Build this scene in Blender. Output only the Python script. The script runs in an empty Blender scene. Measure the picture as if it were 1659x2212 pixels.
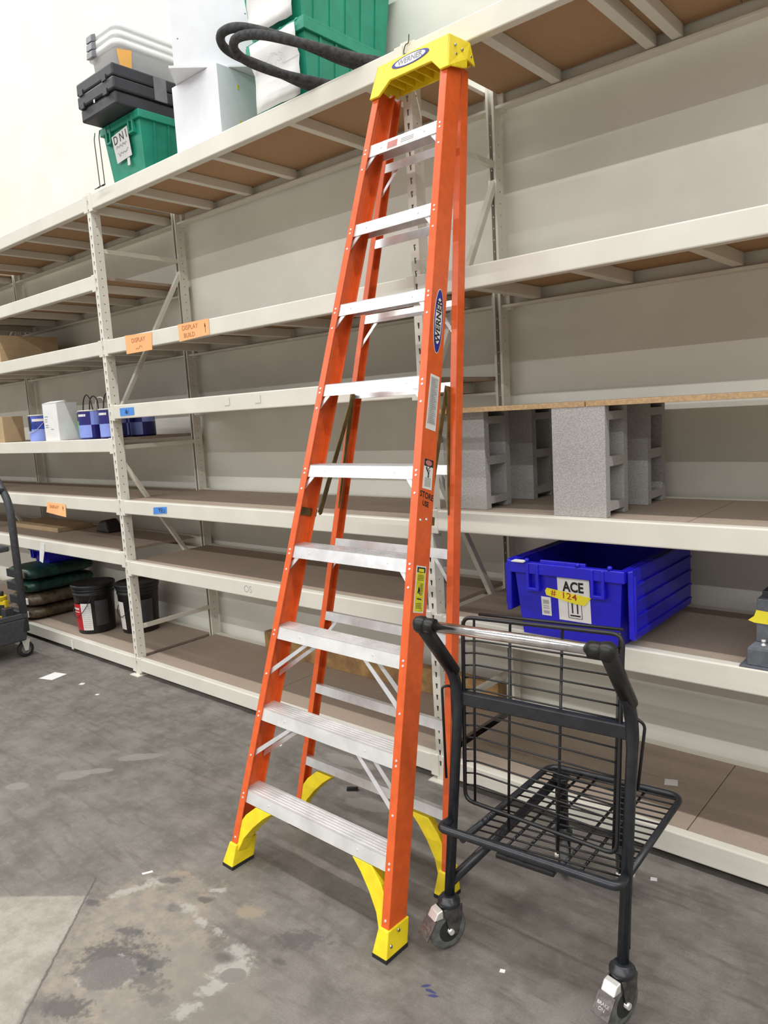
import bpy, bmesh, math, random
from mathutils import Vector, Matrix
random.seed(7)
C = bpy.context.scene.collection
sc = bpy.context.scene
# ------------------------------------------------------------------ camera, world, lights, exposure
CAM = (4.3597, -2.4268, 1.6291); YAW, PITCH, ROLL, FPX = 0.7192, -0.1359, -0.0582, 1596.28
_M = Matrix.Rotation(YAW, 3, 'Z') @ Matrix.Rotation(PITCH, 3, 'X')
_r, _f, _u = _M.col[0].copy(), _M.col[1].copy(), _M.col[2].copy()
_r2 = math.cos(ROLL)*_r + math.sin(ROLL)*_u; _u2 = -math.sin(ROLL)*_r + math.cos(ROLL)*_u
cd = bpy.data.cameras.new('camera'); co = bpy.data.objects.new('camera', cd); C.objects.link(co)
mw = Matrix.Identity(4)
for i in range(3):
    mw[i][0], mw[i][1], mw[i][2], mw[i][3] = _r2[i], _u2[i], -_f[i], CAM[i]
co.matrix_world = mw
cd.sensor_fit = 'VERTICAL'; cd.sensor_height = 24; cd.lens = FPX*24/2212; cd.clip_start = .05
sc.camera = co
w = bpy.data.worlds.new('world'); sc.world = w; w.use_nodes = True
w.node_tree.nodes['Background'].inputs[0].default_value = (1.0, 1.0, .985, 1)
w.node_tree.nodes['Background'].inputs[1].default_value = .36
for nm, yl, pw in (('ceiling_tubes_near_offscreen', -1.92, 1000), ('ceiling_tubes_middle_offscreen', -10.1, 1560), ('ceiling_tubes_far_offscreen', -16.4, 1560)):      # rows of ceiling tubes parallel to the rack
    ld = bpy.data.lights.new(nm, 'AREA'); ld.shape = 'RECTANGLE'; ld.size = 30; ld.size_y = .14; ld.energy = pw
    ld.color = (1.0, .99, .965)
    lo = bpy.data.objects.new(nm, ld); C.objects.link(lo); lo.location = (1.0, yl, 8.0)
sc.view_settings.view_transform = 'Standard'; sc.view_settings.look = 'None'
sc.view_settings.gamma = 1; sc.view_settings.exposure = 0.20; sc.view_settings.use_curve_mapping = False

# ------------------------------------------------------------------ materials
class NT:
    def __init__(s, name):
        s.m = bpy.data.materials.new(name); s.m.use_nodes = True; s.t = s.m.node_tree
        s.b = s.t.nodes['Principled BSDF']
    def n(s, typ, **kw):
        x = s.t.nodes.new(typ)
        for k, v in kw.items(): setattr(x, k, v)
        return x
    def put(s, sock, v):
        if hasattr(v, 'is_output'): s.t.links.new(v, sock)
        elif isinstance(v, tuple) and len(v) == 3 and sock.type == 'RGBA': sock.default_value = (*v, 1)
        else: sock.default_value = v
    def ma(s, op, a, b=0., c=0., clamp=False):
        x = s.n('ShaderNodeMath', operation=op, use_clamp=clamp); s.put(x.inputs[0], a); s.put(x.inputs[1], b); s.put(x.inputs[2], c)
        return x.outputs[0]
    def mix(s, f, a, b):
        x = s.n('ShaderNodeMix', data_type='RGBA'); s.put(x.inputs[0], f); s.put(x.inputs[6], a); s.put(x.inputs[7], b)
        return x.outputs[2]
    def pos(s, obj=False):
        return s.n('ShaderNodeTexCoord').outputs['Object'] if obj else s.n('ShaderNodeNewGeometry').outputs['Position']
    def noise(s, scale, det=4, rough=.55, vec=None, dist=0.):
        x = s.n('ShaderNodeTexNoise'); x.inputs['Scale'].default_value = scale; x.inputs['Detail'].default_value = det
        x.inputs['Roughness'].default_value = rough; x.inputs['Distortion'].default_value = dist
        s.t.links.new(vec if vec is not None else s.pos(), x.inputs['Vector']); return x.outputs[0]
    def step(s, v, lo, hi):
        x = s.n('ShaderNodeMapRange', interpolation_type='SMOOTHSTEP'); s.put(x.inputs[0], v); x.inputs[1].default_value = lo; x.inputs[2].default_value = hi
        return x.outputs[0]
    def bump(s, h, st, dist=.002):
        x = s.n('ShaderNodeBump'); x.inputs['Strength'].default_value = st; x.inputs['Distance'].default_value = dist
        s.put(x.inputs['Height'], h); s.t.links.new(x.outputs[0], s.b.inputs['Normal'])
def mat(name, col, rough=.5, metal=0., var=.08, scale=14, col2=None, bump=0., bscale=120, alpha=1., trans=0., spec=.5):
    q = NT(name)
    c2 = col2 if col2 else tuple(max(0, c*(1-2*var)) for c in col)
    c1 = col if col2 else tuple(min(1, c*(1+var)) for c in col)
    q.put(q.b.inputs['Base Color'], q.mix(q.step(q.noise(scale), .3, .7), c1, c2))
    q.b.inputs['Roughness'].default_value = rough; q.b.inputs['Metallic'].default_value = metal
    q.b.inputs['Specular IOR Level'].default_value = spec
    if bump: q.bump(q.noise(bscale, 3), bump)
    if trans: q.b.inputs['Transmission Weight'].default_value = trans
    if alpha < 1: q.b.inputs['Alpha'].default_value = alpha
    return q.m
M = dict(
 paint=mat('rack_paint', (.72, .695, .615), .42, var=.025, scale=5),
 wall=mat('wall_paint', (.79, .78, .705), .75, var=.03, scale=2.5, bump=.15, bscale=60),
 orange=mat('orange_fibreglass', (.72, .112, .020), .34, var=.05, scale=30, bump=.05, bscale=300),
 alu=mat('aluminium', (.83, .83, .84), .32, .7, var=.06, scale=20),
 aluworn=mat('worn_tread', (.80, .795, .785), .42, .55, var=.07, scale=9),
 rivet=mat('rivet_metal', (.82, .80, .77), .35, .6, var=.03),
 yellow=mat('yellow_plastic', (.86, .66, .015), .45, var=.05, scale=25, bump=.05),
 rubber=mat('black_rubber', (.018, .018, .018), .7, var=.1),
 brass=mat('zinc_yellow_spreader', (.17, .125, .045), .45, .6, var=.2, scale=18),
 cart=mat('charcoal_powdercoat', (.018, .020, .025), .33, var=.15, scale=30, bump=.05),
 cartblk=mat('black_wire', (.010, .010, .011), .38, var=.1),
 grip=mat('black_grip', (.009, .009, .009), .42, var=.1),
 chrome=mat('chrome', (.78, .76, .76), .16, 1., var=.12, scale=25),
 steel=mat('worn_steel', (.42, .40, .39), .35, .9, var=.2, scale=60),
 pedal=mat('worn_pedal', (.13, .11, .105), .4, .5, var=.2, scale=70),
 tyre=mat('grey_tyre', (.13, .135, .125), .6, var=.2, scale=40),
 fork=mat('fork_zinc', (.10, .095, .09), .45, .5, var=.25, scale=40),
 blue=mat('blue_plastic', (.012, .010, .52), .36, var=.06, scale=20),
 bluein=mat('dark_blue_plastic', (.006, .006, .12), .5, var=.1),
 green=mat('green_plastic', (.014, .29, .185), .42, var=.06, scale=12),
 black=mat('black_plastic', (.028, .028, .034), .5, var=.12, bump=.05),
 clear=mat('frosted_plastic', (.94, .945, .95), .4, var=.01, alpha=.88),
 greyclip=mat('grey_latch', (.20, .20, .22), .45, var=.08),
 white=mat('white_laminate', (.80, .81, .86), .4, var=.015),
 card=mat('kraft_card', (.46, .33, .19), .8, var=.05, scale=8),
 paper=mat('white_paper', (.78, .78, .76), .7, var=.02),
 lab=mat('label_white', (.74, .73, .70), .5, var=.02),
 labgrey=mat('label_print_grey', (.30, .30, .30), .6, var=.03),
 ink=mat('black_ink', (.012, .012, .014), .6, var=.02),
 redink=mat('red_ink', (.40, .05, .01), .6, var=.03),
 peachink=mat('faded_red_ink', (.50, .17, .06), .6, var=.02),
 navy=mat('navy_ink', (.015, .02, .25), .5, var=.02),
 tapey=mat('yellow_tape', (.80, .68, .03), .6, var=.03),
 tapeb=mat('blue_tape', (.07, .26, .72), .6, var=.04),
 labyel=mat('label_yellow', (.68, .62, .02), .5, var=.1, scale=60),
 peach=mat('orange_paper', (.92, .46, .20), .7, var=.02),
 sunp=mat('orange_note', (.95, .50, .12), .6, var=.02),
 hose=mat('grey_foam_tube', (.055, .055, .058), .85, var=.25, scale=60, bump=.2),
 lettpink=mat('red_oval', (.50, .18, .16), .5, var=.03),
 cement=mat('concrete_block', (.46, .45, .43), .92, col2=(.32, .312, .298), scale=190, bump=.7, bscale=260),
 steelgrey=mat('grey_painted_steel', (.115, .125, .145), .5, var=.1, scale=50),
 dolly=mat('grey_cart_plastic', (.055, .058, .066), .55, var=.12, scale=40, bump=.1),
 bottle=mat('yellow_bottle', (.78, .56, .02), .35, var=.04),
 soilgreen=mat('dark_green_bag', (.010, .045, .036), .4, var=.3, scale=20),
 soilbrown=mat('brown_bag', (.10, .075, .045), .4, var=.3, scale=20),
 bucket=mat('black_bucket', (.014, .014, .016), .38, var=.1),
 red=mat('red_label', (.52, .02, .03), .5, var=.05),
 canblue=mat('can_blue', (.02, .05, .42), .4, var=.3, scale=30),
 cannavy=mat('can_navy', (.015, .012, .16), .4, var=.05),
 canlight=mat('can_lightblue', (.26, .34, .80), .4, var=.05),
 canred=mat('can_red', (.55, .03, .08), .4, var=.1, scale=40),
 cangreen=mat('can_green', (.10, .50, .10), .4, var=.1),
 cansky=mat('can_sky', (.10, .36, .70), .4, var=.1),
 canrim=mat('can_rim', (.62, .60, .55), .4, .4, var=.05),
 wire=mat('dark_wire', (.05, .05, .05), .4, .5, var=.05),
 silver=mat('badge_silver', (.52, .53, .56), .3, .5, var=.03),
 plank=mat('rough_lumber', (.42, .25, .09), .75, col2=(.20, .11, .05), scale=9, bump=.2, bscale=40),
)
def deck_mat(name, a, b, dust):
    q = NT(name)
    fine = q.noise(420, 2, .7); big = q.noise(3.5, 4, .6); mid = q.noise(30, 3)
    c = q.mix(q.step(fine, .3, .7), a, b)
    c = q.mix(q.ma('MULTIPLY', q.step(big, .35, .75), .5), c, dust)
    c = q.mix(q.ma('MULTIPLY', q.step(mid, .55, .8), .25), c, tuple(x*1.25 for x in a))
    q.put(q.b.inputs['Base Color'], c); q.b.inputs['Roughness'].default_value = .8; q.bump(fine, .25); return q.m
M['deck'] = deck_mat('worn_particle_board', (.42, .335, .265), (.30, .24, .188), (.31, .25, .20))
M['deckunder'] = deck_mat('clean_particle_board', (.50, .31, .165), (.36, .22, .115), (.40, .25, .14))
def floor_mat():
    q = NT('stained_concrete'); p = q.pos()
    sep = q.n('ShaderNodeSeparateXYZ'); q.t.links.new(p, sep.inputs[0])
    n1 = q.noise(5, 6, .65); n2 = q.noise(24, 5, .6); nx = q.noise(9, 5, .6); nf = q.noise(160, 3, .7)
    wob = q.ma('SUBTRACT', nx, .5); wob2 = q.ma('SUBTRACT', q.noise(38, 5, .7), .5)
    X, Yv = sep.outputs[0], sep.outputs[1]
    def local(cx, cy, ang):
        dx = q.ma('SUBTRACT', X, cx); dy = q.ma('SUBTRACT', Yv, cy); c, s = math.cos(ang), math.sin(ang)
        a = q.ma('ADD', q.ma('MULTIPLY', dx, c), q.ma('MULTIPLY', dy, s)); b = q.ma('ADD', q.ma('MULTIPLY', dx, -s), q.ma('MULTIPLY', dy, c)); return a, b
    def ell(cx, cy, rx, ry, ang=0., amt=.0, amt2=0., lo=.9, hi=1.05):
        a, b = local(cx, cy, ang); a = q.ma('DIVIDE', a, rx); b = q.ma('DIVIDE', b, ry)
        d = q.ma('SQRT', q.ma('ADD', q.ma('MULTIPLY', a, a), q.ma('MULTIPLY', b, b)))
        if amt: d = q.ma('ADD', d, q.ma('MULTIPLY', wob, amt))
        if amt2: d = q.ma('ADD', d, q.ma('MULTIPLY', wob2, amt2))
        return q.ma('SUBTRACT', 1., q.step(d, lo, hi))
    mul = lambda a, b: q.ma('MULTIPLY', a, b)
    c = q.mix(q.step(n1, .32, .68), (.225, .206, .186), (.135, .122, .107))
    c = q.mix(mul(q.step(n2, .45, .75), .5), c, (.255, .238, .215))
    c = q.mix(mul(q.step(nf, .35, .7), .28), c, (.10, .09, .078))
    # scuffs running along the aisle
    mp = q.n('ShaderNodeMapping'); mp.inputs['Scale'].default_value = (1.6, 9, 1); mp.inputs['Rotation'].default_value = (0, 0, .5); q.t.links.new(p, mp.inputs[0])
    c = q.mix(mul(q.step(q.noise(3, 6, .65, mp.outputs[0]), .48, .72), .6), c, (.095, .082, .067))
    # bare pale slab at the aisle corner
    wl = mul(wob2, .02)
    a1 = q.ma('ADD', q.ma('ADD', mul(q.ma('SUBTRACT', X, 1.668), .6), mul(q.ma('SUBTRACT', Yv, -1.547), -.8)), wl)
    a2 = q.ma('ADD', mul(q.ma('SUBTRACT', X, 1.961), -.733), mul(q.ma('SUBTRACT', Yv, -1.385), -.680))
    slab = mul(q.step(a1, 0., .015), q.step(a2, -.01, .01))
    np_ = q.noise(9, 6, .7)
    pale = q.mix(q.step(np_, .35, .68), (.40, .375, .33), (.27, .245, .21))
    pale = q.mix(mul(q.step(nf, .4, .7), .3), pale, (.22, .20, .175))
    c = q.mix(slab, c, pale)
    notslab = q.ma('SUBTRACT', 1., slab)
    blot = mul(ell(2.30, -1.40, .44, .30, -.8, 1.1, .7, .6, 1.05), notslab)
    c = q.mix(mul(blot, .85), c, q.mix(q.step(q.noise(15, 6, .75), .35, .65), (.34, .285, .225), (.225, .208, .185)))
    c = q.mix(mul(ell(2.62, -1.40, .30, .22, .3, 1.2, .8, .5, 1.1), .6), c, (.235, .215, .185))
    for cx, cy, rx, ry, an in ((2.03, -1.25, .10, .022, 1.1), (2.07, -1.16, .05, .03, .6), (2.27, -1.187, .06, .03, .3), (2.375, -1.194, .06, .022, 0), (2.46, -1.19, .05, .02, 0), (2.59, -1.207, .06, .035, .2), (2.637, -1.262, .075, .055, .9), (2.646, -1.35, .06, .035, 1.2), (2.65, -1.45, .06, .035, 1.3), (2.29, -1.06, .04, .015, .6)):
        c = q.mix(mul(ell(cx, cy, rx, ry, an, 1.0, 2.6, .35, 1.0), .62), c, (.43, .415, .385))
    for cx, cy, rx, ry, an, k in ((2.30, -1.46, .16, .125, .4, .85), (2.23, -1.365, .09, .03, .5, .75), (2.41, -1.40, .09, .04, .4, .7), (2.46, -1.45, .10, .05, .3, .6), (2.36, -1.65, .12, .05, .5, .85), (2.54, -1.47, .07, .04, .3, .5),
                                  (2.10, -1.13, .06, .025, .6, .75), (2.295, -1.12, .045, .02, .5, .8), (2.245, -1.205, .04, .025, .3, .65), (2.572, -1.25, .05, .03, .4, .65), (2.71, -1.06, .11, .055, .7, .75), (2.724, -1.16, .03, .02, .2, .8), (1.985, -1.365, .05, .02, .3, .8)):
        c = q.mix(mul(ell(cx, cy, rx, ry, an, 1.2, 2.4, .35, 1.0), k), c, (.085, .08, .078))
    for cx, cy, rx, ry in ((2.47, -1.07, .06, .04), (2.10, -1.08, .06, .02)):
        c = q.mix(mul(ell(cx, cy, rx, ry, .4, 1.0, 2.2, .4, 1.0), .6), c, (.33, .265, .185))
    c = q.mix(mul(ell(2.336, -1.505, .108, .080, .62, .5, .8, .88, 1.0), mul(q.step(np_, .45, .6), .8)), c, (.36, .34, .305))
    c = q.mix(mul(ell(2.336, -1.505, .094, .068, .62, .4, .4, .86, 1.04), .9), c, q.mix(q.step(nf, .3, .7), (.175, .165, .152), (.13, .122, .112)))
    c = q.mix(mul(ell(2.655, -1.278, .040, .029, .6, .4, .3), .9), c, (.19, .178, .16))
    for cx, cy, rx, ry, an in ((1.0, -.95, .085, .05, .75), (1.06, -.86, .09, .028, .75), (1.10, -.66, .12, .04, .75), (.883, -1.153, .06, .035, .6), (2.0, -.10, .16, .05, .1), (2.35, -.33, .12, .05, .2), (2.73, -.24, .06, .06, 0)):
        c = q.mix(mul(ell(cx, cy, rx, ry, an, .9, .5, .8, 1.0), .7), c, (.26, .245, .22))
    for cx, cy, an in ((3.135, -.968, .9), (3.158, -.975, .2), (3.172, -.985, .5)):
        c = q.mix(mul(ell(cx, cy, .022, .007, an, .8, 1.6, .5, .9), .85), c, (.03, .035, .15))
    # joint / crack across the floor
    j, t = local(1.856, -1.281, math.atan2(-.715, .699))
    jj = q.ma('ABSOLUTE', q.ma('ADD', t, mul(wob2, .022)))
    crack = mul(q.ma('SUBTRACT', 1., q.step(jj, .0015, .0055)), q.step(j, -.02, .03))
    c = q.mix(mul(crack, .8), c, (.08, .074, .068))
    q.put(q.b.inputs['Base Color'], c); q.b.inputs['Roughness'].default_value = .55
    q.bump(q.ma('ADD', mul(n2, .5), mul(nf, .4)), .25, .003); return q.m
M['floor'] = floor_mat()

# ------------------------------------------------------------------ mesh helpers
class MB:
    def __init__(s): s.v = []; s.f = []; s.smooth = set()
    def add(s, vs, fs, smooth=False):
        o = len(s.v); s.v += [tuple(x) for x in vs]
        for f in fs:
            if smooth: s.smooth.add(len(s.f))
            s.f.append(tuple(i+o for i in f))
        return s
    def box(s, x0, x1, y0, y1, z0, z1): return s.hexa([(x0,y0,z0),(x1,y0,z0),(x1,y1,z0),(x0,y1,z0),(x0,y0,z1),(x1,y0,z1),(x1,y1,z1),(x0,y1,z1)])
    def hexa(s, p): return s.add(p, [(3,2,1,0),(4,5,6,7),(0,1,5,4),(1,2,6,5),(2,3,7,6),(3,0,4,7)])
    def prism(s, a, b):
        n = len(a); return s.add(list(a)+list(b), [tuple(reversed(range(n))), tuple(range(n, 2*n))]+[(i,(i+1)%n,n+(i+1)%n,n+i) for i in range(n)])
    def tube(s, pts, r, n=10, closed=False, flat=None):
        pts = [Vector(p) for p in pts]; m = len(pts); rings = []
        t0 = (pts[1]-pts[0]).normalized(); up = Vector((0,0,1)) if abs(t0.z) < .9 else Vector((1,0,0))
        nrm = (up-t0*up.dot(t0)).normalized()
        for i in range(m):
            if closed: t = (pts[(i+1)%m]-pts[i-1]).normalized()
            else: t = (pts[min(i+1,m-1)]-pts[max(i-1,0)]).normalized()
            nrm = (nrm-t*nrm.dot(t)).normalized(); bn = t.cross(nrm)
            rr = r[i] if isinstance(r, (list,tuple)) else r
            for k in range(n):
                a = 2*math.pi*k/n; rings.append(pts[i]+nrm*math.cos(a)*rr+bn*math.sin(a)*rr)
        fs = []
        for i in range(m if closed else m-1):
            for k in range(n):
                j = (i+1)%m; fs.append((i*n+k, i*n+(k+1)%n, j*n+(k+1)%n, j*n+k))
        s.add(rings, fs, True)
        if not closed:
            o = len(s.v)-m*n; s.f.append(tuple(o+k for k in reversed(range(n)))); s.f.append(tuple(o+(m-1)*n+k for k in range(n)))
        return s
    def lathe(s, prof, c=(0,0,0), n=28, axis='z', cap=True):
        vs = []
        for r, h in prof:
            for k in range(n):
                a = 2*math.pi*k/n; p = (r*math.cos(a), r*math.sin(a), h)
                if axis == 'x': p = (h, r*math.cos(a), r*math.sin(a))
                vs.append((c[0]+p[0], c[1]+p[1], c[2]+p[2]))
        m = len(prof); fs = [(i*n+k, i*n+(k+1)%n, (i+1)*n+(k+1)%n, (i+1)*n+k) for i in range(m-1) for k in range(n)]
        s.add(vs, fs, True)
        if cap: o = len(s.v)-m*n; s.f.append(tuple(o+k for k in reversed(range(n)))); s.f.append(tuple(o+(m-1)*n+k for k in range(n)))
        return s
    def dome(s, c, nrm, r, h):
        nrm = Vector(nrm).normalized(); a = nrm.orthogonal().normalized(); b = nrm.cross(a); c = Vector(c); n = 8; vs = []
        for rr, hh in ((r,0),(r*.75,h*.75)):
            vs += [c+nrm*hh+(a*math.cos(2*math.pi*k/n)+b*math.sin(2*math.pi*k/n))*rr for k in range(n)]
        return s.add(vs, [(k,(k+1)%n,n+(k+1)%n,n+k) for k in range(n)]+[tuple(range(n,2*n))], False)
    def tr(s, fn): s.v = [tuple(fn(*p)) for p in s.v]; return s
    def mesh(s, name, m):
        me = bpy.data.meshes.new(name); me.from_pydata(s.v, [], s.f); me.materials.append(M[m] if isinstance(m, str) else m)
        if s.smooth:
            me.polygons.foreach_set('use_smooth', [i in s.smooth for i in range(len(s.f))])
        bm = bmesh.new(); bm.from_mesh(me); bmesh.ops.recalc_face_normals(bm, faces=bm.faces); bm.to_mesh(me); bm.free()
        me.update(); return me
    def build(s, name, m, parent=None, bevel=0., loc=None, rz=0., seg=2):
        o = bpy.data.objects.new(name, s.mesh(name, m)); C.objects.link(o)
        if parent: o.parent = parent
        if loc: o.location = loc
        if rz: o.rotation_euler = (0,0,rz)
        if bevel:
            bv = o.modifiers.new('bevel', 'BEVEL'); bv.width = bevel; bv.segments = seg; bv.limit_method = 'ANGLE'; bv.angle_limit = .6
        return o
def tag(o, label, cat, group=None, kind=None):
    o['label'] = label; o['category'] = cat
    if group: o['group'] = group
    if kind: o['kind'] = kind
    return o
def thing(name, label, cat, loc=(0,0,0), rz=0., group=None):
    o = bpy.data.objects.new(name, None); o.empty_display_size = .05; C.objects.link(o); o.location = loc; o.rotation_euler = (0,0,rz)
    return tag(o, label, cat, group)
def struct(o): o['kind'] = 'structure'; return o
def fillet(pts, r, n=5, closed=False):
    pts = [Vector(p) for p in pts]; m = len(pts); out = []
    for i in range(m):
        if not closed and i in (0, m-1): out.append(pts[i]); continue
        a, b, c = pts[i-1], pts[i], pts[(i+1)%m]; d1 = (a-b); d2 = (c-b); k = min(r, d1.length*.45, d2.length*.45)
        p, q = b+d1.normalized()*k, b+d2.normalized()*k
        for j in range(n+1):
            t = j/n; out.append(p*(1-t)**2+b*2*t*(1-t)+q*t*t)
    return out
def catmull(pts, n=8):
    P = [Vector(p) for p in pts]; out = []
    for i in range(len(P)-1):
        a, b, c, d = P[max(i-1,0)], P[i], P[i+1], P[min(i+2,len(P)-1)]
        for j in range(n):
            t = j/n; out.append(.5*((2*b)+(c-a)*t+(2*a-5*b+4*c-d)*t*t+(-a+3*b-3*c+d)*t**3))
    return out+[P[-1]]
def text(name, body, size, m, parent, origin, right, up, shear=0., bold=0., wx=1., center=True):
    cu = bpy.data.curves.new(name, 'FONT'); cu.body = body; cu.size = size; cu.shear = shear; cu.offset = bold; cu.resolution_u = 3
    if center: cu.align_x = 'CENTER'; cu.align_y = 'CENTER'
    o = bpy.data.objects.new('tmp', cu); C.objects.link(o); bpy.context.view_layer.update()
    me = bpy.data.meshes.new_from_object(o.evaluated_get(bpy.context.evaluated_depsgraph_get())); bpy.data.objects.remove(o); bpy.data.curves.remove(cu)
    r, u, og = Vector(right).normalized(), Vector(up).normalized(), Vector(origin); me.name = name
    for v in me.vertices: v.co = og+r*v.co.x*wx+u*v.co.y
    me.materials.clear(); me.materials.append(M[m])
    ob = bpy.data.objects.new(name, me); C.objects.link(ob)
    if parent: ob.parent = parent
    return ob
def strokes(name, lines, m, parent, origin, right, up, wd=.002):
    """pen strokes: flat ribbons on a plane"""
    b = MB(); r, u, og = Vector(right).normalized(), Vector(up).normalized(), Vector(origin)
    for ln in lines:
        for (x0,y0), (x1,y1) in zip(ln, ln[1:]):
            d = Vector((x1-x0, y1-y0)); L = d.length or 1e-6; nx, ny = -d.y/L*wd/2, d.x/L*wd/2
            b.add([og+r*(x0+nx)+u*(y0+ny), og+r*(x1+nx)+u*(y1+ny), og+r*(x1-nx)+u*(y1-ny), og+r*(x0-nx)+u*(y0-ny)], [(0,1,2,3)])
    return b.build(name, m, parent)
def scribble(x0, x1, y, h, n, seed):
    rn = random.Random(seed); return [(x0+(x1-x0)*i/n, y+h*(rn.random()-.5)) for i in range(n+1)]
def plate(fx, x0, x1, z0, z1, holes, t):
    """sheet of thickness t in the (a,z) plane with tapered holes [(a0,a1,zlo,zhi,taper)], fx maps (a,depth,z)->xyz"""
    b = MB(); zc = z0
    def q(P): b.hexa([fx(a, 0, z) for a, z in P]+[fx(a, t, z) for a, z in P])
    for (a0, a1, lo, hi, tp) in sorted(holes, key=lambda h: h[2]):
        q([(x0,zc),(x1,zc),(x1,lo),(x0,lo)]); i0, i1 = a0+tp, a1-tp
        q([(x0,lo),(i0,lo),(a0,hi),(x0,hi)]); q([(i1,lo),(x1,lo),(x1,hi),(a1,hi)])
        zc = hi
    q([(x0,zc),(x1,zc),(x1,z1),(x0,z1)]); return b
def solidify(o, t, off=-1.):
    m = o.modifiers.new('solid', 'SOLIDIFY'); m.thickness = t; m.offset = off; return o

# ------------------------------------------------------------------ the room
WALLY = .69
struct(MB().box(-14, 14, -22, WALLY, -.15, 0).build('floor', 'floor'))
struct(MB().box(-14, 14, WALLY, WALLY+.15, -.15, 8.2).build('wall_back', 'wall'))

# ------------------------------------------------------------------ storage rack
BAY = 2.4788; TOP = 3.017; HB = .085
LEV = {-2: (3.017, 2.554, 2.158, 1.554, 1.161, .817, .116), -1: (3.017, 2.554, 2.158, 1.554, 1.161, .817, .116), 0: (3.017, 2.158, 1.7596, 1.161, .766, .116), 1: (3.017, 2.154, 1.207, .757, .116)}
rack = thing('storage_rack', 'long cream steel storage rack with particle board shelves along the wall', 'shelving')
PW = .021; RY = .593
for xi in (-2, -1, 0, 1, 2):
    px = xi*BAY
    slots = []; z = .07
    while z < 2.97: slots.append((px-.006, px+.006, z, z+.024, .003)); z += .0508
    dots = lambda a: [(a-.0035, a+.0035, .09+k*.0508, .097+k*.0508, 0) for k in range(57)]
    for yb, sgn, nm in ((0., 1, 'front'), (RY+.062, -1, 'rear')):
        b = plate(lambda a, e, z: (a, yb+sgn*e, z), px-PW, px+PW, 0.004, 3.03, slots, .0022)
        for sx in (-1, 1):
            s2 = plate(lambda a, e, z: (px+sx*(PW-e), yb+sgn*a, z), .0022, .058, .004, 3.03, dots(.03), .0022)
            b.add(s2.v, s2.f)
            b.box(*sorted((px+sx*PW, px+sx*(PW-.012))), *sorted((yb+sgn*.058, yb+sgn*.060)), .004, 3.03)
        b.build('post', 'paint', rack)
        MB().box(px-.05, px+.05, yb-.03*(sgn > 0)-.05*(sgn < 0)+.0, yb+.05*(sgn > 0)+.03*(sgn < 0), 0, .005).build('base_plate', 'paint', rack)
    y0, y1 = .05, RY+.02
    def bar(a, b_):
        d = Vector((0, b_[0]-a[0], b_[1]-a[1])); n = Vector((0, -d.z, d.y)).normalized()*.014
        A, B = Vector((0,*a)), Vector((0,*b_)); h = .013
        q = [(px-h, *(p+s*n).yz) for s in (-1, 1) for p in (A, B)]
        f = lambda X: [(X, *(A-n).yz), (X, *(B-n).yz), (X, *(B+n).yz), (X, *(A+n).yz)]
        MB().prism(f(px-h), f(px+h)).build('frame_brace', 'paint', rack, .003)
    for zz in (2.70, 1.495, .315): bar((y0, zz), (y1, zz))
    bar((y1, 2.63), (y0, 1.69)); bar((y0, 1.40), (y1, .50))
for bi, levels in LEV.items():
    xa, xb = bi*BAY, (bi+1)*BAY
    for li, zt in enumerate(levels):
        for yf, sg in ((-.003, 1), (RY+.065, -1)):
            y_in = yf+sg*.042
            if sg > 0: bm = MB().box(xa+PW, xb-PW, yf, y_in, zt-HB, zt).build('beam', 'paint', rack, .005)
            else:                                                   # channel, open towards the aisle
                pr = [(yf, zt-HB), (yf, zt), (y_in, zt), (y_in, zt-.004), (yf-.004, zt-.004), (yf-.004, zt-HB+.004), (y_in, zt-HB+.004), (y_in, zt-HB)]
                bm = MB().prism([(xa+PW, *p) for p in pr], [(xb-PW, *p) for p in pr]).build('beam', 'paint', rack)
            if sg < 0: MB().box(xa+PW, xb-PW, y_in-.012, y_in+.002, zt-HB-.001, zt-HB+.012).build('beam_lip', 'paint', bm, .002)
            for ex, s in ((xa, 1), (xb, -1)):
                ya, yb_ = (yf-.002, yf+.03) if sg > 0 else (yf-.03, yf+.002)
                e0, e1 = sorted((ex+s*.009, ex+s*(PW+.03)))
                MB().box(e0, e1, ya, yb_, zt-HB-.012, zt+.004).build('beam_connector', 'paint', bm, .003)
        xs = [xa+.026, xa+.026+(xb-xa-.052)*(.5 if li % 2 else .42), xb-.026]
        if bi == -1 and li == 5: xs = [xa+.026, xb-1.2, xb-.16]
        for a, b_ in zip(xs, xs[1:]):
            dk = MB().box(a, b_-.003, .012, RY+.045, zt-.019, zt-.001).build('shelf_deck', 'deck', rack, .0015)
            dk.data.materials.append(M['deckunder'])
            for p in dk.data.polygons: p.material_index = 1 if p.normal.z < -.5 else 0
        if zt > 1.62:
            if zt > 2.9: cs = {-2: (-2.6, -3.1, -3.6, -4.1), -1: (-.09, -.52, -1.0, -1.5, -2.05), 0: (.40, .78, 1.17, 1.75, 2.23), 1: (2.80, 3.20, 3.30, 3.9, 4.45)}[bi]
            else: cs = [xa+.2+k*.42 for k in range(6)]
            for cx in cs: MB().box(cx-.02, cx+.02, .039, RY+.024, zt-.068, zt-.0195).build('deck_support', 'paint', rack, .003)
def P0(x, z, dy=-.0035): return (x, dy, z)
text('stamped_mark', 'OS', .055, 'canrim', rack, (1.235, -.0036, .722), (1,0,0), (0,0,1))

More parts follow.
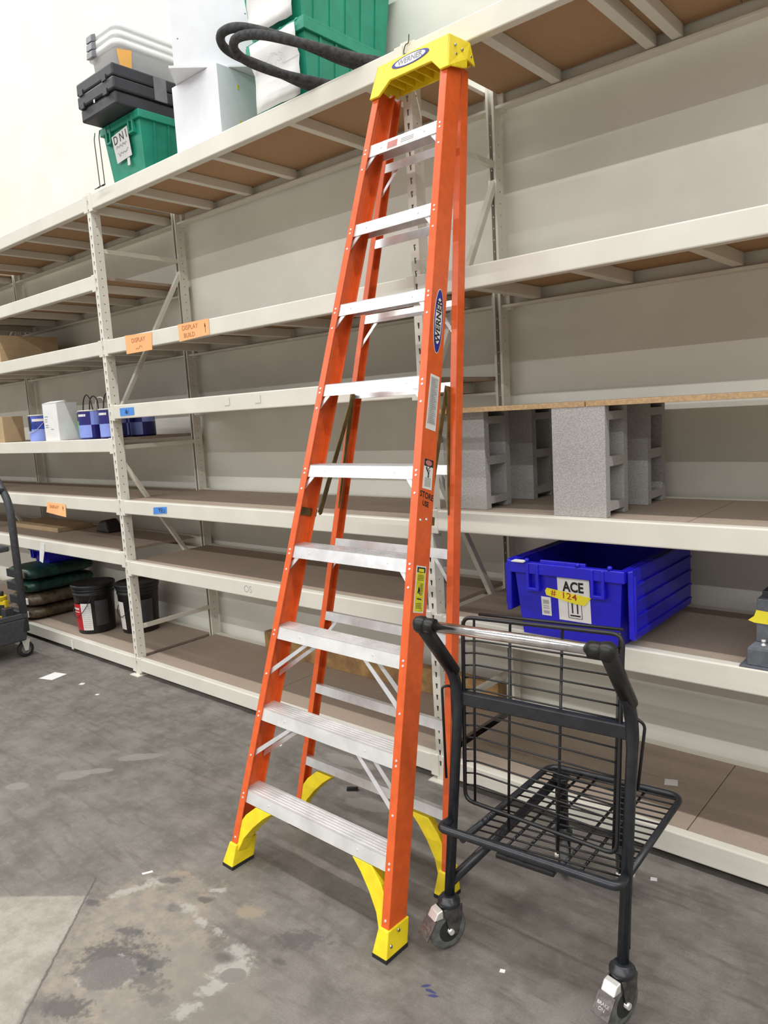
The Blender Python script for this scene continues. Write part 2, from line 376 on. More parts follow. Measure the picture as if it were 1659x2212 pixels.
# ------------------------------------------------------------------ step ladder
LX, LY, LYAW, T1 = 2.5887, -.9557, -.0189, .2803
Y2, T2, X2 = .33, .205, -.016
lad = thing('step_ladder', 'tall orange fibreglass step ladder with aluminium steps and yellow top cap', 'ladder', (LX, LY, 0), LYAW)
wo = lambda s: .376-.0755*(s-.263)
wr = lambda s: .39-.0748*s
S1, C1, S2, C2 = math.sin(T1), math.cos(T1), math.sin(T2), math.cos(T2)
F = lambda u, s, n: Vector((u, s*S1+n*C1, s*C1-n*S1))
R = lambda u, s, n: Vector((u+X2, Y2+s*S2+n*C2, s*C2-n*S2))
sk = lambda k: .263+.3048*(k-1)
def rail(fn, wf, sd, s0, s1, d, fl, t=.005):
    def sec(s):
        o = wf(s); pr = [(o,0),(o-fl,0),(o-fl,t),(o-t,t),(o-t,d-t),(o-fl,d-t),(o-fl,d),(o,d)]
        return [fn(sd*u, s, n) for u, n in pr]
    return MB().prism(sec(s0), sec(s1))
rails = {}
for sd in (-1, 1):
    fr = rail(F, wo, sd, .05, 2.96, .083, .031).build('front_rail', 'orange', lad, .0018); rails[sd] = fr
    rib = MB()
    f2 = lambda s: [F(sd*(wo(s)-.005), s, .030), F(sd*(wo(s)-.005), s, .053), F(sd*(wo(s)-.0075), s, .050), F(sd*(wo(s)-.0075), s, .033)]
    rib.prism(f2(.12), f2(2.9)).build('rail_rib', 'orange', fr)
    rv = MB(); nf = F(0,0,-1)-F(0,0,0)
    for k in range(1, 10):
        c = sk(k); low = .155 if k <= 3 else .067
        for ds in (.008, -.008, -low): rv.dome(F(sd*(wo(c+ds)-.0155), c+ds, 0), nf, .0046, .0026)
    if sd > 0:
        for s_, n_ in ((1.331, .02), (1.337, .051)): rv.dome(F(wo(s_), s_, n_), (1,0,0), .0048, .003)
    r_ = rv.build('rivets', 'rivet', fr); r_['kind'] = 'stuff'
    rr = rail(R, wr, sd, .05, 2.90, .042, .027, .0045).build('rear_rail', 'orange', lad, .0016)
    # moulded boots and rubber pads
    for fn, wf, nm, tp in ((F, wo, 'front', .083), (R, wr, 'rear', .042)):
        o_t, o_b = wf(.085)+.004, wf(0)+.010; n0, n1 = -.006, tp+.005
        h = .012
        if nm == 'front': yb0, yb1 = -.012, .088
        else: yb0, yb1 = Y2-.012, Y2+.062
        off = 0 if nm == 'front' else X2
        ub = [(sd*(o_b-.058)+off, yb0, h), (sd*o_b+off, yb0, h), (sd*o_b+off, yb1, h), (sd*(o_b-.058)+off, yb1, h)]
        ut = [fn(sd*(o_t-.040), .085, n0), fn(sd*o_t, .085, n0), fn(sd*o_t, .108, n1), fn(sd*(o_t-.040), .108, n1)]
        ft = MB().hexa(ub+ut).build('foot', 'yellow', lad, .003)
        MB().hexa([(x_, y_, 0) for x_, y_, _ in ub]+[(x_, y_, h) for x_, y_, _ in ub]).build('foot_pad', 'rubber', ft)
        bl = MB()
        if nm == 'front':
            for (fy, fz) in ((.02, .03), (.058, .062)): bl.dome((sd*(o_b-.0045)+off, yb0+fy+.01, fz+.01), (sd, 0, .15), .006, .003)
        else: bl.dome((sd*o_b+off, Y2+.02, .05), (sd, 0, 0), .005, .003)
        bl.build('foot_bolt', 'steel', ft)
        # curved knee brace from foot to lowest rung
        ui = wf(.17)-.02
        prof = [(-.160,.240),(-.075,.240),(-.028,.20),(.012,.145),(.012,.05),(-.014,.065),(-.034,.115),(-.074,.165),(-.118,.208)]
        na, nb = (.004, .045) if nm == 'front' else (.002, .032)
        MB().prism([fn(sd*(ui+a), s, na) for a, s in prof], [fn(sd*(ui+a), s, nb) for a, s in prof]).build('foot_brace', 'yellow', lad, .002)
# steps
for k in range(1, 10):
    c = sk(k); wi = wo(c)-.0055
    f0, f1 = F(0, c-.021, .0055), F(0, c+.021, .0055)
    top = []; D = .076
    nr = 6
    for i in range(nr):
        a = i/nr; b_ = (i+.62)/nr
        top += [(f1.y+D*a, f1.z+.0026), (f1.y+D*b_, f1.z+.0026), (f1.y+D*b_, f1.z), (f1.y+D*(i+1)/nr, f1.z)]
    prof = [(f0.y, f0.z), (f1.y, f1.z)]+top+[(f1.y+D, f1.z-.036), (f1.y+D-.004, f1.z-.036), (f1.y+D-.004, f1.z-.005), (f1.y+.005, f1.z-.005), (f0.y+.005, f0.z)]
    st = MB().prism([(-wi, *p) for p in prof], [(wi, *p) for p in prof]).build('step', 'aluworn' if k < 4 else 'alu', lad)
    rv = MB(); off = .085 if k > 5 else (.11 if k > 3 else .15)
    for sx in (-1, 1): rv.dome(F(sx*(wi-min(off, wi*.45)), c+.002, .0055), F(0,0,-1)-F(0,0,0), .0042, .0025)
    rv.build('rivets', 'rivet', st)['kind'] = 'stuff'
    if k > 1:
        low, ins = (.155, .19) if k <= 3 else (.067, .055)
        for sd in (-1, 1):
            for n_ in ((.009, .066) if k <= 3 else (.009,)):
                a = (wo(c-low)-.012, c-low); e = (wo(c)-ins, c-.016); wv = .011
                q = lambda n: [F(sd*(a[0]), a[1]-wv, n), F(sd*(a[0]), a[1]+wv, n), F(sd*(e[0]+wv), e[1], n), F(sd*(e[0]-wv), e[1], n)]
                MB().prism(q(n_), q(n_+.003)).build('step_brace', 'alu', lad)
    if k == 9:
        lb = MB(); lb.prism([F(u, s, .0050) for u, s in ((-.075,2.686),(.075,2.686),(.075,2.715),(-.075,2.715))], [F(u, s, .0054) for u, s in ((-.075,2.686),(.075,2.686),(.075,2.715),(-.075,2.715))])
        wl = lb.build('warning_label', 'lab', st)
        MB().prism([F(u, s, .0044) for u, s in ((-.070,2.688),(-.022,2.688),(-.022,2.713),(-.070,2.713))], [F(u, s, .0050) for u, s in ((-.070,2.688),(-.022,2.688),(-.022,2.713),(-.070,2.713))]).build('label_panel', 'lettpink', wl)
        strokes('label_print', [[(-.01, y), (.05, y)] for y in (.006, 0, -.006)], 'labgrey', wl, F(.005, 2.7005, .0045), (1,0,0), F(0,1,0), .0022)
# rear cross bars
for k in range(1, 10):
    s = .268+.2935*(k-1); wi = wr(s)-.0045
    pr = [(.001,-.017),(.001,.017),(.028,.017),(.028,.013),(.005,.013),(.005,-.017)]
    MB().prism([R(-wi, s+b_, a) for a, b_ in pr], [R(wi, s+b_, a) for a, b_ in pr]).build('rear_bar', 'alu', lad)
    for sd in ((-1, 1) if k in (3, 4, 7, 9) else ()):
        a, e, wv = (wr(s)-.012, s-.10), (wr(s)-.085, s-.014), .009
        q = lambda n: [R(sd*a[0], a[1]-wv, n), R(sd*a[0], a[1]+wv, n), R(sd*(e[0]+wv), e[1], n), R(sd*(e[0]-wv), e[1], n)]
        MB().prism(q(.006), q(.009)).build('rear_brace', 'alu', lad)
# folded spreader arms
for sd in (-1, 1):
    a = F(sd*(wo(1.337)-.032), 1.337, .098); pk = R(sd*(wr(1.73)-.030), 1.735, -.012); cpt = R(sd*(wr(1.29)-.026), 1.285, .006)
    for A, B, nm in ((a, pk, 'spreader_arm'), (cpt, pk, 'spreader_arm')):
        d = (B-A).normalized(); n = Vector((1,0,0)).cross(d).normalized()*.010; ux = Vector((.0025,0,0)) if nm else 0
        off = Vector((sd*.004,0,0)) if A is cpt else Vector((-sd*.002,0,0))
        MB().hexa([A-n-ux+off, A-n+ux+off, A+n+ux+off, A+n-ux+off, B-n-ux+off, B-n+ux+off, B+n+ux+off, B+n-ux+off]).build(nm, 'brass', lad, .001)
    bw = [(s, n) for s, n in ((1.318,.018),(1.350,.018),(1.350,.104),(1.322,.104))]
    MB().prism([F(sd*(wo(s)-.006), s, n) for s, n in bw], [F(sd*(wo(s)-.011), s, n) for s, n in bw]).build('spreader_bracket', 'brass', lad, .001)
    MB().dome(a+Vector((-sd*.003,0,0)), (-sd,0,0), .008, .006).build('spreader_pin', 'brass', lad)
# top cap
def cap():
    fr = [(-.182,2.905),(-.162,3.030),(.176,3.030),(.192,2.905),(.153,2.905),(.108,2.952),(-.088,2.952),(-.136,2.905)]
    n0 = -.012
    b = MB()
    a = [F(u, s, n0) for u, s in fr]; bk = [F(u, s, n0+.010) for u, s in fr]
    b.prism(a, bk)
    zt = F(0, 3.030, n0).z; yb = .953
    A, B = F(-.162, 3.030, n0), F(.176, 3.030, n0)
    b.hexa([(A.x,A.y,zt-.012),(B.x,B.y,zt-.012),(B.x,yb,zt-.010),(A.x,yb,zt-.010),(A.x,A.y,zt),(B.x,B.y,zt),(B.x,yb,zt+.006),(A.x,yb,zt+.006)])
    for sx, ul, uh in ((-1, -.182, -.162), (1, .192, .176)):
        f_lo, f_hi = F(ul, 2.905, n0), F(uh, 3.030, n0); t = -sx*.007
        y_mid = F(0, 2.9, .085).y
        pts = [(f_lo.y, f_lo.z), (f_hi.y, f_hi.z), (yb, zt+.006), (yb+.006, zt-.078), (y_mid+.024, zt-.070), (y_mid+.020, zt-.098), (y_mid-.003, zt-.105)]
        xs = [ul, uh, uh, ul+ -sx*.002, ul, ul, ul]
        b.prism([(x_, *p) for x_, p in zip(xs, pts)], [(x_+t, *p) for x_, p in zip(xs, pts)])
    b.hexa([(A.x,yb-.008,zt-.075),(B.x,yb-.008,zt-.075),(B.x,yb,zt-.075),(A.x,yb,zt-.075),(A.x,yb-.008,zt),(B.x,yb-.008,zt),(B.x,yb,zt),(A.x,yb,zt)])
    for i in range(7):
        x_ = -.13+i*.045; b.box(x_, x_+.005, A.y+.012, yb-.008, zt-.065, zt-.010)
    cp = b.build('top_cap', 'yellow', lad, .0025)
    bl = MB()
    for y_, z_ in ((A.y+.022, zt-.035), (A.y+.022, zt-.065), (A.y+.062, zt-.040), (A.y+.062, zt-.070), (yb-.015, zt-.050)):
        bl.dome((.1845, y_, z_), (1,0,0), .0055, .005)
    bl.build('cap_bolts', 'steel', cp)['kind'] = 'stuff'
    ell_ = lambda rx, ry, n: [F(.004+rx*math.cos(2*math.pi*i/32), 3.000+ry*math.sin(2*math.pi*i/32), n) for i in range(32)]
    bd = MB().prism(ell_(.088,.0215,-.0124), ell_(.088,.0215,-.0136)).build('cap_badge', 'navy', cp)
    MB().prism(ell_(.072,.0175,-.0136), ell_(.072,.0175,-.0142)).build('badge_plate', 'silver', bd)
    text('badge_lettering', 'WERNER', .030, 'greyclip', bd, F(.004, 3.000, -.0146), (1,0,0), F(0,1,0), wx=.95, bold=.0006)
cap()
# stickers on the outside of the right front rail
WX = lambda s, n, e=.0008: F(wo(s)+e, s, n)
def sticker(name, pts, m, parent, e0=.0002, e1=.0008):
    return MB().prism([WX(s, n, e0) for s, n in pts], [WX(s, n, e1) for s, n in pts]).build(name, m, parent)
fr = rails[1]
upv = (WX(2, .04)-WX(1, .04)).normalized(); rtv = (WX(1.5, .08)-WX(1.5, .0)).normalized()
el = lambda a, b, n=36: [(2.008+a*math.sin(2*math.pi*i/n), .044+b*math.cos(2*math.pi*i/n)) for i in range(n)]
o1 = sticker('brand_label', el(.113,.0245), 'lab', fr)
sticker('label_ring', el(.110,.0225), 'navy', o1, .0008, .0012); sticker('label_panel', el(.080,.0175), 'lab', o1, .0012, .0016)
text('label_lettering', 'WERNER', .036, 'ink', o1, WX(2.008, .044, .0020), upv, -rtv, wx=1.02, bold=.001)
o2 = sticker('instruction_label', [(1.633,.014),(1.633,.067),(1.820,.071),(1.820,.022)], 'lab', fr)
sticker('label_panel', [(1.652,.019),(1.652,.063),(1.812,.066),(1.812,.026)], mat('label_pale_grey', (.50,.50,.48), .6), o2, .0008, .0011)
strokes('label_print', [[(-.016+.001*(i % 3), .075-i*.0062), (.016-.003*((i*7) % 4), .075-i*.0062)] for i in range(25)], 'labgrey', o2, WX(1.732, .0435, .0016), rtv, upv, .0022)
o3 = sticker('danger_label', [(1.435,.018),(1.435,.067),(1.534,.067),(1.534,.020)], 'lab', fr)
sticker('label_header', [(1.510,.0195),(1.510,.067),(1.534,.067),(1.534,.020)], 'ink', o3, .0008, .0011)
ov = [(1.522+.009*math.sin(2*math.pi*i/20), .043+.017*math.cos(2*math.pi*i/20)) for i in range(20)]
sticker('label_oval', ov, 'lettpink', o3, .0011, .0014)
strokes('label_print', [[(-.014, .026), (-.003, .012), (.002, .024), (.009, .030)], [(-.010, .030), (.000, .006), (.008, .020)], [(.000, .006), (-.002, -.004), (.004, -.004), (.004, .010)]], 'ink', o3, WX(1.480, .043, .0014), rtv, upv, .003)
strokes('label_lines', [[(-.016, -.008-i*.0045), (.016, -.008-i*.0045)] for i in range(7)], 'labgrey', o3, WX(1.480, .043, .0014), rtv, upv, .002)
text('marker_writing', 'STORE', .028, 'ink', fr, WX(1.413, .043, .0008), rtv-.12*upv, upv, shear=.1, bold=.0006, wx=.85)
text('marker_writing', 'USE', .024, 'ink', fr, WX(1.386, .040, .0008), rtv-.12*upv, upv, shear=.1, bold=.0006, wx=.85)
o4 = sticker('caution_label', [(1.034,.014),(1.034,.065),(1.184,.066),(1.184,.016)], 'lab', fr)
sticker('label_panel', [(1.038,.018),(1.038,.061),(1.180,.062),(1.180,.020)], 'labyel', o4, .0008, .0011)
sticker('label_header', [(1.163,.020),(1.163,.062),(1.180,.062),(1.180,.020)], 'ink', o4, .0011, .0013)
sticker('label_header_panel', [(1.165,.027),(1.165,.055),(1.175,.055),(1.175,.027)], 'labyel', o4, .0013, .0015)
ol = mat('label_olive_print', (.22,.20,.02), .6)
strokes('label_print', [[(-.016, .045-i*.005), (.016, .045-i*.005)] for i in range(4)]+[[(.000, .018-i*.005), (.014, .018-i*.005)] for i in range(8)]+[[(-.016, -.045-i*.005), (.013, -.045-i*.005)] for i in range(4)], ol, o4, WX(1.109, .040, .0014), rtv, upv, .0026)
strokes('label_figure', [[(-.010, -.012), (-.006, .008)], [(-.009, -.014), (-.003, .004), (-.001, -.016)], [(-.012, -.030), (.010, -.032)]], 'ink', o4, WX(1.109, .040, .0014), rtv, upv, .004)

# ------------------------------------------------------------------ shopping cart frame
CV = lambda z: (z-.164)/.636*.118
cart = thing('platform_cart', 'charcoal metal platform cart with wire back panel and chrome push bar', 'cart', (3.36, -.768, 0), .085)
HW = .264
for sd in (-1, 1):
    pts = fillet([(sd*HW, 0, .135), (sd*HW, CV(.80), .80), (sd*HW, -.060, 1.018)], .09, 6)
    lg = MB().tube(pts, [.0155]*2+[.0175]*(len(pts)-2), 12).build('leg', 'cart', cart)
    MB().tube([(sd*HW, CV(.80)+.012-.05*.85, .80+.045), (sd*HW, -.066, 1.026)], .0215, 12).build('grip_sleeve', 'grip', lg)
    MB().lathe([(.004,-.024),(.016,-.021),(.023,-.012),(.0245,0),(.023,.012),(.016,.021),(.004,.024)], (sd*HW, -.072, 1.032), 14).build('elbow_cap', 'grip', lg)
    MB().lathe([(.021,0),(.021,.035)], (sd*HW-(.035 if sd > 0 else 0)-sd*.01, -.072, 1.032), 14, 'x').build('handle_socket', 'grip', lg)
    # diagonal strut down to the front caster
    MB().tube([(sd*HW, .018, .20), (-.0075+sd*.125, .52, .330)], .016, 10).build('strut', 'cart', cart)
    # wire hook loop
    hk = fillet([(sd*(HW+.018), CV(.77)-.01, .50), (sd*(HW+.018), CV(.77)-.01, .79), (sd*(HW+.040), CV(.77)-.03, .79), (sd*(HW+.040), CV(.77)-.03, .495)] if sd < 0 else [(HW+.012, CV(.74), .60), (HW+.030, CV(.74)+.01, .78), (HW+.008, CV(.74), .80)], .012, 4)
    MB().tube(hk, .0042, 7).build('wire_hook', 'cartblk', cart)
MB().tube([(-HW+.02, -.072, 1.032), (HW-.02, -.072, 1.032)], .0145, 16).build('push_bar', 'chrome', cart)
MB().box(-HW+.01, HW-.01, CV(.752)-.004, CV(.752)+.022, .731, .773).build('cross_bar', 'cart', cart, .004)
# tray
TZ = .365
TQ = ((-.205, -.004), (-.165, .545), (.275, .555), (.255, .03))
def tray_pt(a, b, dz=0):
    l = Vector(TQ[0]).lerp(Vector(TQ[1]), b); r = Vector(TQ[3]).lerp(Vector(TQ[2]), b); p = l.lerp(r, a); return (p.x, p.y, TZ+dz)
per = fillet([tray_pt(0, 0), tray_pt(0, 1), tray_pt(1, 1), tray_pt(1, 0)], .045, 5)
tr = MB().tube(per, .0105, 8).build('tray_frame', 'cart', cart)
for i in range(15): MB().tube([tray_pt(0, .06+i*.063, .002), tray_pt(1, .06+i*.063, .002)], .0032, 6).build('tray_wire', 'cartblk', tr)
for u in (.26, .38, .64, .75): MB().tube([tray_pt(u, .0, -.005), tray_pt(u, 1, -.005)], .0045, 6).build('tray_rib', 'cartblk', tr)
MB().box(-.11, .07, .02, .05, TZ-.040, TZ-.025).build('tray_bracket', 'cartblk', tr, .004)
MB().tube(fillet([(-HW, CV(.385), .390), (-HW-.014, -.015, .388), (HW+.0, -.015, .388), (HW, CV(.385), .390)], .045, 6), .0125, 10).build('bumper_bar', 'cart', cart)
# back panel of wire
PQ = [Vector(p) for p in ((-.250, .100, .43), (-.252, .137, 1.0), (.226, .158, 1.003), (.235, .055, .43))]
def pan(a, b, dv=0., dz=0.): p = PQ[0].lerp(PQ[1], b).lerp(PQ[3].lerp(PQ[2], b), a); return (p.x, p.y+dv, p.z+dz)
pf = MB().tube(fillet([pan(0, 0), pan(0, 1), pan(1, 1), pan(1, 0)], .03, 4, True), .0062, 8, True).build('wire_panel', 'cartblk', cart)
MB().tube([pan(.08, 1, .03, .004), pan(.98, 1, .03, .004)], .005, 7).build('panel_wire', 'cartblk', pf)
for i in range(1, 15):
    b = 1-i*.0655
    if .50 < b < .56: continue
    MB().tube(fillet([pan(0, b), pan(.07, b, .012, .003), pan(1, b, .004)], .02, 3), .0030, 6).build('panel_wire', 'cartblk', pf)
for u in (.065, .31, .64, .975):
    MB().tube([pan(u, -.09 if .2 < u < .9 else 0, .008), pan(u, 1, .012)], .0045, 6).build('panel_post', 'cartblk', pf)
# casters
def caster(x, y, brake, yaw):
    e = bpy.data.objects.new('caster', None); C.objects.link(e); e.parent = cart; e.location = (x, y, 0); e.rotation_euler = (0,0,yaw)
    MB().lathe([(.030,.135),(.034,.140),(.034,.152),(.026,.156),(.024,.165),(.018,.167)], (0,0,0), 18).build('swivel_head', 'cart', e)
    for sx in (-1, 1):
        pr = [(-.032,.138),(.034,.138),(.030,.09),(.012,.048),(-.014,.048)]
        MB().prism([(sx*.019, a, b_) for a, b_ in pr], [(sx*.024, a, b_) for a, b_ in pr]).build('fork', 'fork', e, .0015)
    MB().lathe([(.020,-.016),(.050,-.016),(.060,-.013),(.0635,-.004),(.0635,.004),(.060,.013),(.050,.016),(.020,.016)], (0,-.012,.0635), 28, 'x').build('wheel', 'tyre', e)
    MB().lathe([(.036,-.0175),(.036,.0175)], (0,-.012,.0635), 18, 'x').build('wheel_hub', 'rubber', e)
    MB().lathe([(.009,-.030),(.009,.030)], (0,-.012,.0635), 8, 'x').build('axle', 'rivet', e)
    if brake:
        bp = MB().hexa([(-.024,-.040,.110),(.024,-.040,.110),(.022,-.036,.128),(-.022,-.036,.128),(-.020,-.062,.126),(.020,-.062,.126),(.020,-.040,.140),(-.020,-.040,.140)])
        MB().hexa([(-.021,-.066,.112),(.021,-.066,.112),(.021,-.034,.112),(-.021,-.034,.112),(-.021,-.052,.135),(.021,-.052,.135),(.021,-.034,.139),(-.021,-.034,.139)]).build('brake_tab', 'rivet', e, .003)
        pd = MB().hexa([(-.027,-.100,.066),(.027,-.100,.066),(.027,-.096,.062),(-.027,-.096,.062),(-.025,-.066,.113),(.025,-.066,.113),(.025,-.060,.110),(-.025,-.060,.110)]).build('brake_pedal', 'pedal', e, .001)
        uv = Vector((0,.034,.047)).normalized(); nv = Vector((0,-.047,.034)).normalized()
        for tx, off in (('BRAKE', .002), ('ON', -.010)): text('pedal_lettering', tx, .012, 'steel', pd, Vector((0,-.083,.0895))+uv*off+nv*.0009, (1,0,0), uv, bold=.0002)
for sd in (-1, 1):
    caster(sd*HW, 0, True, -.45 if sd < 0 else -.30); caster(-.0075+sd*.1075, .52, False, .5)
for sd in (-1, 1): MB().lathe([(.022,0),(.022,.19),(.03,.19),(.03,.20)], (-.0075+sd*.1075, .52, .150), 12).build('caster_stem', 'cart', cart)

# ------------------------------------------------------------------ crates with tapered ribbed walls
def tote(name, label, loc, rz, w, d, h, m, min_, group=None, flaps=0, tap=.03, lid=False, cat='crate', kn=True):
    t = thing(name, label, cat, loc, rz, group)
    wb, db = w-2*tap, d-2*tap; th = .004
    def ring(k, ins, z): return [(-(wb/2+tap*k)+ins, tap*(1-k)+ins, z), (wb/2+tap*k-ins, tap*(1-k)+ins, z), (wb/2+tap*k-ins, d-tap*(1-k)-ins, z), (-(wb/2+tap*k)+ins, d-tap*(1-k)-ins, z)]
    vs = ring(0,0,0)+ring(1,0,h)+ring(1,th,h)+ring(0,th,th)
    fs = [(3,2,1,0)]
    for a, b_ in ((0,4),(4,8),(8,12)):
        fs += [(a+i, a+(i+1)%4, b_+(i+1)%4, b_+i) for i in range(4)]
    fs.append((12,13,14,15))
    body = MB().add(vs, fs).build('body', m, t)
    rim = MB(); ro = .012; zr0, zr1 = h-.045, h-.002
    for (x0,x1,y0,y1) in ((-w/2-ro, w/2+ro, -ro, .004), (-w/2-ro, w/2+ro, d-.004, d+ro), (-w/2-ro, -w/2+.004, .0, d), (w/2-.004, w/2+ro, .0, d)): rim.box(x0,x1,y0,y1,zr0,zr1)
    rim.build('rim', m, t, .003)
    rb = MB()
    for i in range(1, 6):
        y = d*i/6
        for sx in (-1, 1):
            x_b, x_t = sx*(wb/2), sx*(wb/2+tap*(zr0/h))
            rb.hexa([(x_b-sx*.002,y-.006,.01),(x_b+sx*.006,y-.006,.01),(x_b+sx*.006,y+.006,.01),(x_b-sx*.002,y+.006,.01),(x_t-sx*.002,y-.006,zr0),(x_t+sx*.006,y-.006,zr0),(x_t+sx*.006,y+.006,zr0),(x_t-sx*.002,y+.006,zr0)])
    rb.build('ribs', m, t)['kind'] = 'stuff'
    for sx in (-1, 1):
        x = sx*w*.30
        MB().box(x-.026, x-.014, -ro-.004, .012, h-.100, zr1-.004).box(x+.014, x+.026, -ro-.004, .012, h-.100, zr1-.004).box(x-.026, x+.026, -ro-.004, .012, h-.108, h-.096).build('latch_boss', m, t, .002)
    for x in ((-.36*w, .12*w, .40*w) if kn else ()): MB().lathe([(.009,0),(.009,.012),(.006,.016)], (x, -.004, h-.004), 10).build('hinge_knuckle', m, t)
    if lid:
        L = MB()
        L.box(-w/2-ro+.002, -.002, -ro+.004, d+ro-.004, h-.002, h+.010); L.box(.002, w/2+ro-.002, -ro+.004, d+ro-.004, h-.002, h+.010)
        for i in range(5):
            y = d*(i+.5)/5; L.box(-.04-.02*(i % 2), .04-.02*(i % 2), y-.03, y+.03, h+.008, h+.014)
        L.build('lid', m, t, .002)
    return t, body
# open blue crate
bt, bb = tote('storage_crate', 'open royal blue plastic crate with lid flaps hanging down its sides', (3.125, -.046, .7575), .0, .425, .585, .285, 'blue', 'bluein', tap=.022)
for sx, hh in ((-1, .200), (1, .245)):
    x0 = sx*.232; zt = .287
    fl = MB().hexa([(x0,.005,zt-hh),(x0+sx*.020,.005,zt-hh-.004),(x0+sx*.020,.575,zt-hh-.004),(x0,.575,zt-hh),(x0-sx*.006,.005,zt-.006),(x0+sx*.016,.005,zt),(x0+sx*.016,.575,zt),(x0-sx*.006,.575,zt-.006)]).build('lid_flap', 'blue', bt, .005)
    rb = MB()
    for i in range(4): rb.box(min(x0+sx*.014, x0+sx*.026), max(x0+sx*.014, x0+sx*.026), .02, .56, zt-hh+.02+i*hh/4.4, zt-hh+.028+i*hh/4.4)
    rb.box(min(x0+sx*.014, x0+sx*.024), max(x0+sx*.014, x0+sx*.024), .01, .022, zt-hh+.02, zt-.02)
    rb.build('flap_ribs', 'blue', fl)['kind'] = 'stuff'
MB().box(-.10, .08, -.004, .006, .278, .296).build('handle_lip', 'blue', bt, .003)
# tilted plane of the crate front: slopes from tap at bottom to 0 at top
fyz = lambda z: .022*(1-z/.285)
def front(x0, x1, z0, z1, e): return [(x0, fyz(z0)-e, z0), (x1, fyz(z0)-e, z0), (x1, fyz(z1)-e, z1), (x0, fyz(z1)-e, z1)]
def fq(name, m, parent, x0, x1, z0, z1, e0, e1): return MB().prism(front(x0,x1,z0,z1,e0), front(x0,x1,z0,z1,e1)).build(name, m, parent)
FU = Vector((0, fyz(1)-fyz(0), 1)).normalized()
l1 = fq('shipping_label', 'lab', bt, -.035, .090, .075, .243, .001, .002)
l2 = fq('barcode_label', 'lab', bt, -.105, -.066, .083, .155, .001, .002)
strokes('barcode', [[(-.012, y), (.012, y)] for y in (.022,.018,.014,.010,.000,-.008,-.020,-.024,-.028)], 'labgrey', l2, (-.0855, fyz(.12)-.0028, .12), (1,0,0), FU, .0028)
text('label_lettering', 'ACE', .052, 'ink', l1, (.027, fyz(.203)-.0030, .203), (1,0,0), FU, shear=.0, bold=.0018, wx=.82)
strokes('label_print', [[(-.028,.004),(.026,.004)], [(-.038,-.004),(.036,-.004)]], 'labgrey', l1, (.030, fyz(.173)-.0030, .173), (1,0,0), FU, .0016)
strokes('label_arrows', [[(-.026,-.035),(.026,-.035),(.026,.045),(-.026,.045),(-.026,-.035)]], 'ink', l1, (.030, fyz(.122)-.0030, .122), (1,0,0), FU, .002)
strokes('label_arrows', [[(-.010,-.016),(-.010,.030)], [(.010,-.016),(.010,.030)], [(-.020,-.025),(.020,-.025)]], 'ink', l1, (.030, fyz(.122)-.0030, .122), (1,0,0), FU, .0055)
tp = [(-.082,.163),(-.086,.180),(-.078,.192),(.060,.176),(.096,.172),(.083,.158),(.070,.140),(.03,.143)]
tpm = MB().prism([(x, fyz(z)-.003, z) for x, z in tp], [(x, fyz(z)-.004, z) for x, z in tp]).build('number_tape', 'tapey', bt)
text('tape_writing', '#', .034, 'redink', tpm, (-.052, fyz(.174)-.0048, .175), (1,0,-.08), FU, bold=.0002)
text('tape_writing', '124', .034, 'redink', tpm, (.010, fyz(.168)-.0048, .168), (1,0,-.08), FU, bold=.0002, wx=1.25)
fq('tag', 'paper', bt, -.205, -.155, .285, .289, .0, .03)
# green crates on the top shelf
gt, _ = tote('storage_crate', 'green plastic crate with DNI paper taped on front, under black crate', (.41, .02, TOP), 0, .39, .55, .325, 'green', 'green', 'green crates on the top shelf', kn=False)
ps = MB().hexa([(-.075,.004,.105),(.085,.002,.115),(.085,.003,.115),(-.075,.005,.105),(-.08,-.016,.245),(.09,-.018,.262),(.09,-.017,.262),(-.08,-.015,.245)]).build('paper_sheet', 'paper', gt)
text('sheet_lettering', 'D N I', .062, 'ink', ps, (.006, -.014, .222), (1,-.01,.09), (0,-.14,1))
strokes('sheet_scrawl', [scribble(-.055,.055,.02,.018,16,1), scribble(-.05,.06,-.02,.018,16,2)], 'labgrey', ps, (.006, -.0075, .165), (1,-.01,.07), (0,-.14,1), .003)
MB().box(.03,.055,.004,.006,.07,.11).build('tape_strip', 'paper', gt)
g1, _ = tote('storage_crate', 'lower green plastic crate with crumpled white paper taped on its front', (1.725, .03, TOP), 0, .37, .60, .315, 'green', 'green', 'green crates on the top shelf', lid=True)
g2, _ = tote('storage_crate', 'upper green plastic crate with white paper covering its front', (1.705, .03, TOP+.3295), 0, .39, .62, .33, 'green', 'green', 'green crates on the top shelf', lid=True)
for g, h, sd in ((g1, .29, 3), (g2, .325, 5)):
    n = 7; rn = random.Random(sd); vs = []
    for j in range(n+1):
        for i in range(n+1):
            x = -.145+.30*i/n; z = .012+h*j/n; vs.append((x, (-.024 if z > .20 else -.006)-.010*rn.random()-(.006 if j < 2 else 0), z))
    pp_ = MB().add(vs, [(j*(n+1)+i, j*(n+1)+i+1, (j+1)*(n+1)+i+1, (j+1)*(n+1)+i) for j in range(n) for i in range(n)], True).build('paper_sheet', 'paper', g)
    solidify(pp_, .0006)
    strokes('sheet_scrawl', [scribble(-.08,.08,.03,.03,12,sd+1), scribble(-.06,.09,-.01,.03,12,sd+2)], 'labgrey', pp_, (.0, -.036, h*.62), (1,0,0), (0,0,1), .0016)
